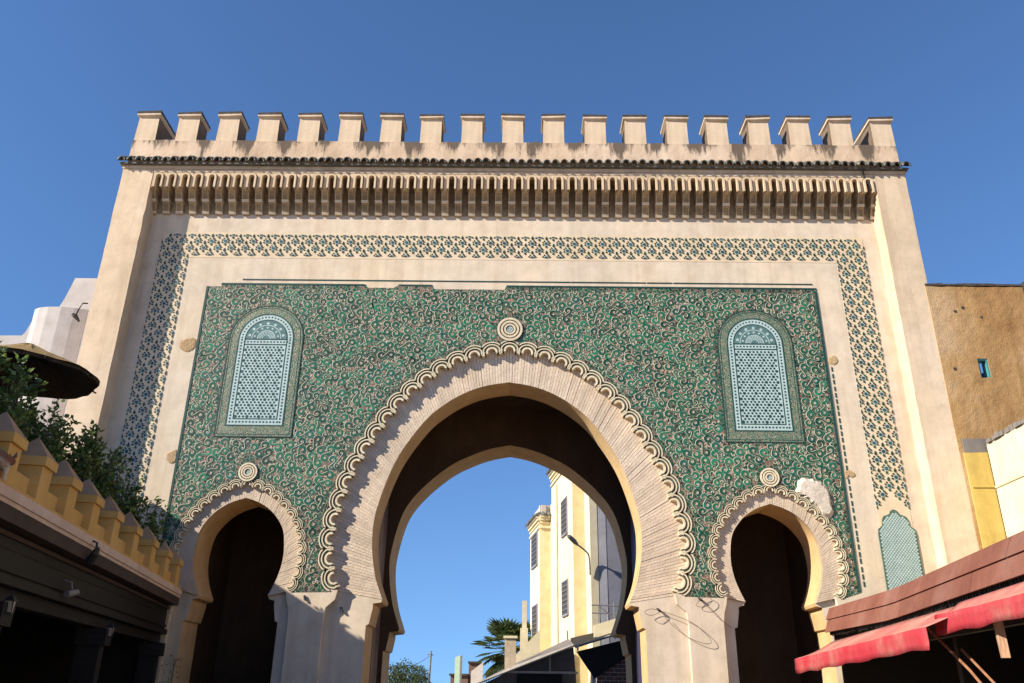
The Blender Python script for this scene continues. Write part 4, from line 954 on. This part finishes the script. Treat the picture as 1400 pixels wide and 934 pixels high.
m.prism([(hx1 + .0005, 0), (hx1 + .0005, 11.02)] + [p for p in tops if hx1 + .02 < p[0] < 12.5] + [(12.52, 11.05), (12.52, 0)], 3.0, 3.45)
m.build('wall', EARTH, ew)
m = MB(EF); x = 10.15
while x < 12.5:
    l = U(.15, .5); m.box(x, min(12.5, x + l - .004), 2.965 + U(0, .02), 3.5, 11.045, 11.09 + U(0, .025)); x += l
m.build('coping', MOSS, ew)
m = MB(EF); m.box(12.54, 12.75, 2.9, 3.5, 0, 11.15); m.build('corner_post', plain('dark_grey_timber', (0.05, 0.045, 0.045), 0.9), ew)
m = MB(EF); e = 0.035
m.box(hx0 - .004, hx0 + e, 3.03, 3.40, hz0, hz1); m.box(hx1 - e, hx1 + .004, 3.03, 3.40, hz0, hz1); m.box(hx0 + e, hx1 - e, 3.03, 3.40, hz1 - e, hz1 + .004); w_ = m.build('window_frame', TEALF, ew)
m = MB(EF); m.add([(hx0 + .04, 3.42, hz0), (hx1 - .03, 3.42, hz0), (hx1 - .03, 3.42, hz0 + .22), (hx0 + .04, 3.42, hz0 + .06)], [(0, 1, 2, 3)]); m.tube([(hx0 + .04, 3.43, hz0 + .05), (hx1 - .03, 3.43, hz0 + .22)], 0.015, 5); m.build('window_rubble', MOSS, w_)
for x, z in ((10.45, 8.85), (10.75, 10.35), (10.95, 10.45), (11.35, 10.2)):
    q = MB(EF); q.disc(x, z, U(.03, .05), 2.992, 3.0, 7); q.build('hole_shade_disc', MOSS, ew)  # dark discs paint the shade inside small wall holes
yb = thing('yellow_house', 'bright cream and deep yellow house wall beside the right pilaster', 'house', (9.5, 0, 0))
m = MB(); m.foot([(8.3655, -0.42), (8.78, -0.45), (8.80, 0.5), (8.3655, 0.5)], 0, 5.85); m.build('return_wall', DEEPYEL, yb)
m = MB(); m.foot([(8.782, -0.47), (8.70, -4.5), (8.45, -17.0), (9.3, -17.0), (9.4, -0.40)], 0, 5.99); m.build('street_wall', CREAM, yb)  # unseen stretch towards the camera added for its warm bounce
m = MB(); m.foot([(8.762, -0.47), (8.675, -4.5), (8.43, -17.0), (8.50, -17.0), (8.71, -4.5), (8.80, -0.47)], 5.18, 5.22); m.build('string_course', SUNYEL, yb)
m = MB(); m.foot([(8.387, -0.44), (8.76, -0.468), (8.76, -0.43), (8.387, -0.41)], 5.20, 5.24); m.build('string_course', DEEPYEL, yb)
m = MB(); m.foot([(8.387, -0.41), (9.3, -0.43), (9.3, -0.392), (8.387, -0.392)], 5.855, 6.12); m.build('gap_shade_strip', GREYD, yb)  # grey strip stands in for the shaded gap above the yellow wall
m = MB()
for i in range(40): 
    y = -4.45 + i * 0.1; m.box(8.78 + U(-.04, .02) + y * .02, 9.2, y - .05, y + .074, 5.995, 6.05 + U(0, .06))
m.build('broken_coping', GREYD, yb)

# ================================================================== RIGHT SHOP: brown boards and red awnings
RB, RA, RN = (5.35, -0.35), (-0.1058, -0.9944), (-0.9944, 0.1058)
RL = frame(RB, RA, RN)                                   # s towards the camera, o out over the street
shop = thing('market_shop', 'low market shop with brown red boarded eaves and dark open front', 'shop', RL(5, -1.5, 0))
def topz(s): return 3.06 - 0.09 * min(1, s / 3.8) + max(0, s - 4.0) * 0.018
RJ = [0.45, 4.15, 7.3, 10.4]
RJ2 = [0.5, 4.25, 6.5, 10.4]
for row, J in ((0, RJ), (1, RJ2)):
    for i in range(len(J) - 1):
        m = MB(RL); s0, s1 = J[i] + .006, J[i + 1] - .006; n_ = 8
        for k in range(n_):
            a, c_ = s0 + (s1 - s0) * k / n_, s0 + (s1 - s0) * (k + 1) / n_
            if row == 0: z = lambda s: (topz(s) - .185, topz(s)); o0, o1 = -0.03, 0.0
            else: z = lambda s: (topz(s) - .385, topz(s) - .186); o0, o1 = 0.03, 0.05
            za, zc = z(a), z(c_)
            m.hexa([(a, o0 - .05, za[1]), (a, o1, za[0]), (a, o1 - .03, za[0]), (a, o0 - .08, za[1])], [(c_, o0 - .05, zc[1]), (c_, o1, zc[0]), (c_, o1 - .03, zc[0]), (c_, o0 - .08, zc[1])])
        m.build('eave_board', REDPL, shop)
m = MB(RL)                                               # ragged edge of thatching laths under the boards
s = 0.6
while s < 10.4:
    l = U(.015, .05); m.box(s, s + l, -0.03, -0.005, topz(s) - .42 - U(0, .035), topz(s) - .37); s += l + U(.005, .04)
m.build('ragged_edge', DKWOOD, shop, kind='stuff')
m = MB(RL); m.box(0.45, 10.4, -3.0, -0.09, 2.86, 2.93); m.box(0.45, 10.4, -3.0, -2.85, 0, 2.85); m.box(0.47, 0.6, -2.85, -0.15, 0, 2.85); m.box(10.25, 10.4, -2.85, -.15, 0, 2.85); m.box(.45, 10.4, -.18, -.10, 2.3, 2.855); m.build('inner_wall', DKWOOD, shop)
m = MB(RL); m.box(4.9, 5.02, -0.42, -0.30, 0, 2.6); m.build('inner_post', DKWOOD, shop)
m = MB(RL); m.box(8.2, 8.32, -0.42, -0.30, 0, 2.6); m.build('inner_post', DKWOOD, shop)
def awning(prof, label):
    """prof: list of (s, (o,z) at wall, (o,z) at front, valance drop)"""
    t = thing('cloth_awning', label, 'awning', RL(prof[0][0], .5, 2.3), 'red awnings of the market shop')
    m = MB(RL); v = MB(RL); n_ = 26; q = 7; pts = []; vp = []
    for i in range(n_ + 1):
        x = i / n_; f = lambda j: prof[0][j] + (prof[1][j] - prof[0][j]) * x
        s = f(0); wob = 0.005 * math.sin(x * 17) + 0.004 * math.sin(x * 41 + 1)
        for k in range(q):
            y = k / (q - 1); pts.append((s + wob * y * .5, f(1) + (f(3) - f(1)) * y, f(2) + (f(4) - f(2)) * y - 0.05 * math.sin(math.pi * y) * (0.6 + .4 * math.sin(x * 12)) + wob * y * .5))
        for k in range(4):
            y = k / 3; vp.append((s + wob * .5, f(3) + 0.012 * math.sin(x * 60 + k) * y + 0.004, f(4) + wob * .5 - f(5) * y * (1 + 0.05 * math.sin(x * 33))))
    m.add(pts, [(i * q + k, i * q + k + 1, (i + 1) * q + k + 1, (i + 1) * q + k) for i in range(n_) for k in range(q - 1)])
    v.add(vp, [(i * 4 + k, i * 4 + k + 1, (i + 1) * 4 + k + 1, (i + 1) * 4 + k) for i in range(n_) for k in range(3)])
    for mm, nm, mt_ in ((m, 'canopy', PINKCL), (v, 'valance', REDCL)):
        o = mm.build(nm, mt_, t, smooth=True); sd = o.modifiers.new('thick', 'SOLIDIFY'); sd.thickness = 0.006
    return t
awning([(0.75, 0.02, 2.50, 0.62, 2.24, 0.215), (6.55, 0.02, 2.55, 0.52, 2.31, 0.20)], 'faded red cloth awning nearer the gate')
awning([(6.2, 0.05, 2.56, 0.30, 2.44, 0.19), (10.6, 0.05, 2.64, 0.34, 2.42, 0.13)], 'faded red cloth awning at the right edge of the photo')
# poles
t = thing('leaning_pole', 'long thin wooden pole propping the gap between the red awnings', 'pole', (4.85, -6.9, 0), 'poles under the awnings')
m = MB(); m.tube([(4.56, -5.87, 2.40), (4.455, -6.85, 1.92), (4.40, -7.35, 1.62), (4.30, -8.2, 1.15)], 0.014, 7); m.build('shaft', POLEW, t)
t = thing('leaning_pole', 'shorter thin wooden pole further right in the dark shop', 'pole', (4.45, -6.9, 0), 'poles under the awnings')
m = MB(); m.tube([(4.64, -6.40, 2.13), (4.58, -6.95, 1.84), (4.50, -7.7, 1.45)], 0.013, 7); m.build('shaft', POLEW, t)
t = thing('wooden_post', 'short hanging wooden post under the right red awning', 'post', (4.4, -7.6, 2.0))
m = MB(); m.hexa([(4.36, -7.62, 2.00), (4.41, -7.66, 2.00), (4.43, -7.60, 2.00), (4.38, -7.56, 2.00)], [(4.345, -7.62, 2.42), (4.405, -7.66, 2.42), (4.425, -7.60, 2.42), (4.365, -7.56, 2.42)]); m.build('shaft', POSTW, t)
t = thing('shop_counter', 'dull grey covered counter in the dark shop at the lower right', 'counter', (5.6, -7.5, 0))
m = MB(RL); m.box(6.7, 10.2, -1.2, -0.55, 0, 1.80); m.build('body', GREYD, t)

# ================================================================== THROUGH THE ARCH
DS = Vector((-0.136, 1.0)).normalized(); DN = Vector((1.0, 0.136)).normalized()
C1, A7, B7, E7, F8, G8, H8 = Vector((2.11, 14)), Vector((1.54, 18.16)), Vector((1.06, 18.09)), Vector((0.72, 20.57)), Vector((2.51, 14.05)), Vector((2.63, 13.15)), Vector((4.6, 13.42))
yh = thing('yellow_apartment_house', 'tall cream and yellow house with stepped bays seen through the arch', 'house', (3, 17, 0))
T2 = lambda v: (v.x, v.y)
def block(poly, z0, z1, name, mats_side, parent=yh):
    m = MB(); n_ = len(poly); tr_ = tessellate_polygon([[Vector((p[0], p[1], 0)) for p in poly]])
    for z in (z0, z1): m.add([(p[0], p[1], z) for p in poly], [tuple(q) for q in tr_], 0)
    for i in range(n_):
        a, c_ = poly[i], poly[(i + 1) % n_]; m.add([(a[0], a[1], z0), (c_[0], c_[1], z0), (c_[0], c_[1], z1), (a[0], a[1], z1)], [(0, 1, 2, 3)], mats_side[i % len(mats_side)])
    return m.build(name, [CREAM, SUNYEL], parent)
back = 9.0
block([T2(A7 + DN * .0), T2(B7), T2(E7), T2(E7 + DN * back), T2(A7 + DN * back)], 0, 8.35, 'far_bay', [1, 0, 0, 0, 0])
block([T2(F8), T2(C1), T2(A7 + DS * .02), T2(A7 + DN * back), T2(F8 + DN * back)], 0, 10.0, 'near_bay', [1, 0, 0, 0, 0])
def cornice_run(a, c_, n2, z, parent=yh):
    """moulded cornice with tile strip along a wall top; n2 = outward"""
    m = MB(); d = (c_ - a)
    for o, z0, z1 in ((.06, z - .42, z - .36), (.05, z - .22, z - .17), (.10, z - .1, z), (.16, z, z + .05)):
        p = [a - n2 * .02, c_ - n2 * .02, c_ + n2 * o, a + n2 * o]; m.foot([T2(q) for q in p], z0, z1)
    m.build('cornice', CREAM, parent)
    m = MB(); k = int(d.length / .2)
    for i in range(k):
        p = a + d * ((i + .5) / k); t_ = d.normalized()
        m.add([(*(p - t_ * .085 + n2 * .25), z + .055), (*(p + n2 * .26), z + .13), (*(p + t_ * .085 + n2 * .25), z + .055), (*(p + t_ * .085 - n2 * .1), z + .25), (*(p - n2 * .1), z + .33), (*(p - t_ * .085 - n2 * .1), z + .25)], [(0, 1, 4, 5), (1, 2, 3, 4), (0, 2, 1), (0, 5, 3, 2)])
    m.build('tile_strip', TILE, parent, kind='stuff')
    m = MB(); p = [a - n2 * .06, c_ - n2 * .06, c_ - n2 * .25, a - n2 * .25]; m.foot([T2(q) for q in p], z, z + .52); m.build('roof_parapet', WHITE, parent)
cornice_run(B7, E7, -DN, 8.22); cornice_run(A7, B7, -DS, 8.22); cornice_run(C1, A7, -DN, 9.9); cornice_run(F8, C1, -DS, 9.9)
m = MB(); p = [A7 - DN * .05, A7 - DN * .05 - DS * 1.3, A7 - DS * 1.3, A7]; m.foot([T2(q) for q in p], 0, 8.75); m.build('corner_pier', CREAM, yh)
def swin(base, t0, t1, z0, z1):
    f = frame(T2(base), T2(DS), T2(-DN)); m = MB(f); m.box(t0, t1, -0.04, 0.012, z0, z1); w2 = m.build('window', WINDK, yh)
    m = MB(f); m.box(t0 - .05, t0, -.02, .05, z0 - .05, z1 + .05); m.box(t1, t1 + .05, -.02, .05, z0 - .05, z1 + .05); m.box(t0, t1, -.02, .05, z1, z1 + .05); m.box(t0, t1, -.02, .07, z0 - .06, z0); m.build('frame', GREYW, w2)
    m = MB(f); k = 5
    for i in range(1, k): x = t0 + (t1 - t0) * i / k; m.box(x - .012, x + .012, .02, .045, z0, z1)
    for i in range(1, 7): z = z0 + (z1 - z0) * i / 7; m.box(t0, t1, .046, .06, z - .012, z + .012)
    m.build('grille', METAL, w2)
swin(B7, .55, 1.95, 6.5, 7.75); swin(B7, .55, 1.75, 3.75, 4.92); swin(C1, .95, 1.95, 7.1, 8.35); swin(C1, .95, 1.98, 4.3, 5.42)
m = MB(frame(T2(C1), T2(DS), T2(-DN))); m.tube([(2.9, .05, 3.2), (2.9, .05, 7.2), (2.9, .05, 9.3)], .035, 6); m.build('downpipe', CREAM, yh)
gh = thing('shaded_house', 'plain house wall, its shade coloured in as grey, just inside the arch on the right', 'house', (4, 14, 0))  # cream corner and two greys paint lit and shaded parts of one wall
m = MB(); m.foot([T2(G8), T2(G8 + DN * .26), T2(G8 + DN * .26 + DS * .9), T2(F8 + DS * -.01 + DN * .02)], 0, 9.6); m.build('lit_corner', CREAM, gh)
m = MB(); m.foot([T2(G8 + DN * .262 + DS * .01), T2(G8 + DN * .56 + DS * .01), T2(G8 + DN * .56 + DS * .9), T2(G8 + DN * .262 + DS * .9)], 0, 9.5); m.build('wall', plaster('light_shade_grey', (.36, .36, .40), (.41, .41, .44), streak=.1), gh)
m = MB(); m.foot([T2(G8 + DN * .562 + DS * .02), T2(H8 + DS * .02), T2(H8 + DS * .9), T2(G8 + DN * .562 + DS * .9)], 0, 9.4); m.build('wall', GREYW, gh)
# street lamp on its wall arm
t = thing('street_lamp', 'grey street lamp on a curved arm against the yellow house', 'street lamp', (2.55, 13.1, 5.5))
m = MB(); P = spline([Vector(p) for p in ((2.60, 13.08, 5.35), (2.58, 13.02, 5.85), (2.50, 12.9, 6.06), (2.12, 12.6, 6.30))], 5); m.tube(P, .028, 7); m.build('arm', METAL, t)
m = MB(); m.tube([(2.18, 12.64, 6.26), (2.06, 12.56, 6.36), (1.88, 12.42, 6.50), (1.82, 12.37, 6.53)], [.04, .085, .075, .02], 9); m.build('head', METAL, t)
# balcony and roof pieces in front
bal = thing('balcony', 'cream balcony parapet with thin iron railing right behind the arch', 'balcony', (2.9, 10, 3))
m = MB(); m.hexa([(2.42, 10, 3.22), (3.6, 9.9, 3.30), (3.6, 9.9, 3.90), (2.42, 10, 3.55)], [(2.42, 10.2, 3.22), (3.6, 10.1, 3.30), (3.6, 10.1, 3.90), (2.42, 10.2, 3.55)]); m.build('parapet', CREAM, bal)
m = MB()
for z in (4.08, 3.86): m.tube([(2.36, 10.05, z + .03), (3.5, 10.05, z)], .018, 6)
for x, h in ((2.55, 4.12), (2.83, 4.05), (3.02, 4.2), (3.22, 4.02)): m.tube([(x, 10.05, 3.5), (x, 10.05, h)], .016, 6)
m.tube([(2.62, 10.02, 4.05), (3.05, 10.02, 3.7)], .014, 5); m.build('railing', METAL, bal)
sh = thing('lean_to_roof', 'corrugated lean-to shelter with dark underside below the yellow house', 'shelter', (1.5, 9.5, 0))
m = MB(); m.hexa([(-0.86, 9.98, 1.93), (0.17, 10, 2.40), (1.84, 10, 2.99), (1.84, 10, 3.03)], [(-0.86, 13, 2.1), (0.17, 13, 2.6), (1.84, 13, 3.3), (1.84, 13, 3.35)])
m.hexa([(-0.9, 9.9, 1.96), (0.17, 9.9, 2.45), (1.86, 9.9, 3.04), (1.86, 9.9, 3.01)], [(-0.9, 10, 1.93), (0.17, 10, 2.41), (1.86, 10, 3.01), (1.86, 10, 2.97)], 1); m.build('roof', [GREYD, PIPEW], sh)
m = MB(); m.prism([(-0.85, 0.0), (-0.85, 1.9), (0.17, 2.38), (1.84, 2.97), (1.9, 2.2), (1.9, 0)], 10.4, 10.5); m.build('shaded_wall', GREYD, sh)
m = MB(); m.box(-.1, 1.95, 10.30, 10.39, 2.24, 2.30); m.tube([(1.15, 10.32, 2.3), (1.15, 10.32, 2.72)], .02, 6); m.build('rail', PIPEW, sh)
m = MB(); m.box(0.2, 1.5, 10.33, 10.38, 0.0, 2.235); m.build('shutter', DKWOOD, sh)
er = thing('tiled_eave', 'sloping dark eave with pale gutter over the alley shop', 'eave', (2.4, 9, 0))
m = MB(); m.hexa([(1.80, 8.9, 2.92), (2.90, 9.0, 3.26), (2.90, 9.0, 3.20), (1.80, 8.9, 2.86)], [(1.84, 11.8, 3.3), (3.6, 11.8, 3.7), (3.6, 11.8, 3.6), (1.84, 11.8, 3.2)]); m.build('roof', DKWOOD, er)
m = MB(); m.tube([(1.74, 8.85, 2.90), (2.88, 8.95, 3.235)], .022, 6); m.tube([(2.86, 8.95, 3.22), (2.90, 8.95, 3.10)], .024, 6); m.tube([(1.86, 8.86, 2.92), (1.86, 8.88, 2.80)], .03, 6); m.build('gutter', PIPEW, er)
m = MB(); m.hexa([(1.86, 9.4, 2.80), (3.3, 9.4, 3.15), (3.3, 9.4, 2.70), (2.35, 9.4, 2.10)], [(1.86, 9.5, 2.80), (3.3, 9.5, 3.15), (3.3, 9.5, 2.70), (2.35, 9.5, 2.10)]); m.build('bracket_board', DKWOOD, er)
bw = thing('red_brick_wall', 'small red brick wall panel under the eave inside the arch', 'wall', (2.8, 9.6, 0))
m = MB(); m.box(2.42, 3.6, 9.62, 9.8, 0, 2.78); m.build('mortar_bed', PIPEW, bw)
z = 1.55; r_ = 0
while z < 2.7:
    x = 2.43 + (.12 if r_ % 2 else 0) - .1
    while x < 3.4:
        q = MB(); q.box(max(2.43, x), x + .215, 9.600 - U(0, .008), 9.63, z, z + .085); q.build('brick', BRRED, bw); x += .235
    z += .105; r_ += 1
for x, z1 in ((2.36, 2.62), (2.30, 2.45)):
    pp_ = thing('white_pipe', 'white drain pipe in front of the brick panel, ' + ('the taller one' if z1 > 2.5 else 'the shorter one'), 'pipe', (x, 9.5, 0), 'white pipes inside the arch')
    m = MB(); m.tube([(x, 9.5, 0), (x, 9.5, z1)], .035, 8); m.build('pipe', PIPEW, pp_)
# chimney, signs, far roofs
ch = thing('chimney', 'square plastered chimney with flat cap in front of the palm', 'chimney', (0.0, 11, 2))
m = MB(); m.hexa([(-.16, 11, 2.35), (.17, 11, 2.35), (.17, 11.3, 2.35), (-.16, 11.3, 2.35)], [(-.17, 11, 3.22), (.17, 11, 3.22), (.17, 11.3, 3.22), (-.17, 11.3, 3.22)]); m.build('shaft', plaster('stained_plaster', (.40, .33, .24), (.52, .43, .32), grime=(.2, .1, .06), scale=3), ch)
m = MB(); m.box(-.21, .21, 10.95, 11.35, 3.221, 3.29); m.build('cap', CREAM, ch)
cw = thing('cream_wall', 'low sloping cream garden wall below the palm', 'wall', (.4, 13.5, 0))
m = MB(); m.prism([(-.15, 2.0), (-.15, 2.55), (.95, 3.65), (.95, 2.0)], 13.4, 13.6); m.build('wall', CREAM, cw)
m = MB(); m.box(.36, .52, 14.4, 14.6, 2.0, 4.65); m.box(.30, .56, 14.3, 14.5, 2.0, 3.75); m.build('pier', CREAM, cw)
t = thing('pale_green_board', 'tall pale green signboard standing at the far end of the street', 'sign', (-2.15, 20, 0))
m = MB(); m.hexa([(-2.27, 20, 0), (-2.06, 20, 0), (-2.06, 20.1, 0), (-2.27, 20.1, 0)], [(-2.27, 20, 3.02), (-2.06, 20, 3.10), (-2.06, 20.1, 3.10), (-2.27, 20.1, 3.02)]); m.build('board', MINT, t)
m = MB(); m.box(-2.058, -1.99, 19.98, 20.12, 0, 3.08); m.build('edge', METAL, t)
t = thing('white_board', 'blank white board beside the lean-to roof', 'sign', (-1.4, 20, 0))
m = MB(); m.hexa([(-1.62, 20, 1.2), (-1.15, 20, 1.2), (-1.15, 20.08, 1.2), (-1.62, 20.08, 1.2)], [(-1.62, 20, 2.50), (-1.15, 20, 2.85), (-1.15, 20.08, 2.85), (-1.62, 20.08, 2.50)]); m.build('board', WHITE, t)
dh = thing('dark_roofed_house', 'far low brown house with dark flat roofs at the street end', 'house', (-2, 24, 0))
m = MB(); m.box(-2.72, -1.95, 24, 26, 0, 2.42); m.box(-1.94, -1.45, 24.2, 26, 0, 2.94); m.build('wall', plaster('dull_brown_render', (.16, .10, .08), (.20, .13, .1)), dh)
m = MB(); m.box(-2.78, -1.95, 23.9, 26, 2.421, 2.50); m.box(-1.98, -1.40, 24.1, 26, 2.941, 3.02); m.build('roof', MOSS, dh)
t = thing('utility_pole', 'thin grey utility pole with a wire beyond the far tree', 'pole', (-4.0, 27, 0))
m = MB(); m.tube([(-4.0, 27, 0), (-3.92, 27, 3.55)], [.06, .045], 7); m.tube([(-4.08, 27, 3.4), (-3.78, 27, 3.38)], .02, 5); m.build('shaft', METAL, t)
m = MB(); m.tube([Vector((-3.92, 27, 3.38)) + Vector((-1.6 * k / 10, 3.0 * k / 10, -.9 * (k / 10) + .35 * (k / 10) ** 2)) for k in range(11)], .012, 4); m.build('wire', IRON, t)
# palm
pl = thing('fan_palm', 'fan palm with dense drooping fronds behind the chimney', 'palm', (-.15, 21, 0))
m = MB(); m.tube([(-.15, 21, 0), (-.13, 21, 1.6), (-.1, 21, 3.3)], [.22, .17, .15], 10); m.build('trunk', BARK, pl)
top_ = Vector((-.1, 21, 3.35))
for i in range(64):
    a = U(0, 6.283); el = U(-.9, 1.3); L = U(.95, 1.5); d = Vector((math.cos(a) * math.cos(el), math.sin(a) * math.cos(el), math.sin(el))); e = top_ + d * L * .62
    sd = d.cross(Vector((0, 0, 1))).normalized(); upv = sd.cross(d).normalized(); q = MB(); q.tube([top_, e], .012, 4)
    for k in range(13):
        f_ = -1.35 + 2.7 * k / 12; dd = (d * math.cos(f_) + sd * math.sin(f_)).normalized(); ll = L * .62 * (1 - .22 * abs(f_)); tip = e + dd * ll - Vector((0, 0, .16 * ll)); md = e + dd * ll * .55; w__ = sd * math.cos(f_) * .045 - d * math.sin(f_) * .045
        q.add([tuple(e), tuple(md + w__), tuple(tip), tuple(md - w__)], [(0, 1, 2), (0, 2, 3)])
    q.build('frond', PALML, pl)
# far tree and a lower hedge
def crown_tree(c0, rx, rz, name, label, trunk_h, n_):
    t = thing(name, label, 'tree', (c0[0], c0[1], 0)); m = MB()
    cz = Vector(c0); m.tube([(c0[0], c0[1], 0), (c0[0] + .05, c0[1], trunk_h)], [.16, .08], 8)
    cl = []
    for i in range(16):
        v = Vector((U(-1, 1) * rx * .75, U(-1, 1) * rx * .7, U(-.7, .8) * rz)); cl.append((cz + v, U(.3, .5) * rx)); m.tube([(c0[0] + .03, c0[1], trunk_h * .8), tuple(cz + v * .8)], [.04, .012], 5)
    m.build('trunk', BARK, t); lf = MB()
    for k in range(n_):
        c_, r = random.choice(cl); v = Vector((random.gauss(0, 1), random.gauss(0, 1), random.gauss(0, 1))).normalized() * r * U(.6, 1.05); leafy(lf, c_ + v, Vector((U(-1, 1), U(-1, 1), U(-.4, 1))), U(.07, .13), U(.04, .07))
    lf.build('crown', TREEL, t)
crown_tree((-4.75, 24, 1.95), 1.25, .75, 'round_tree', 'round green tree at the lower left inside the arch', 1.7, 5200)
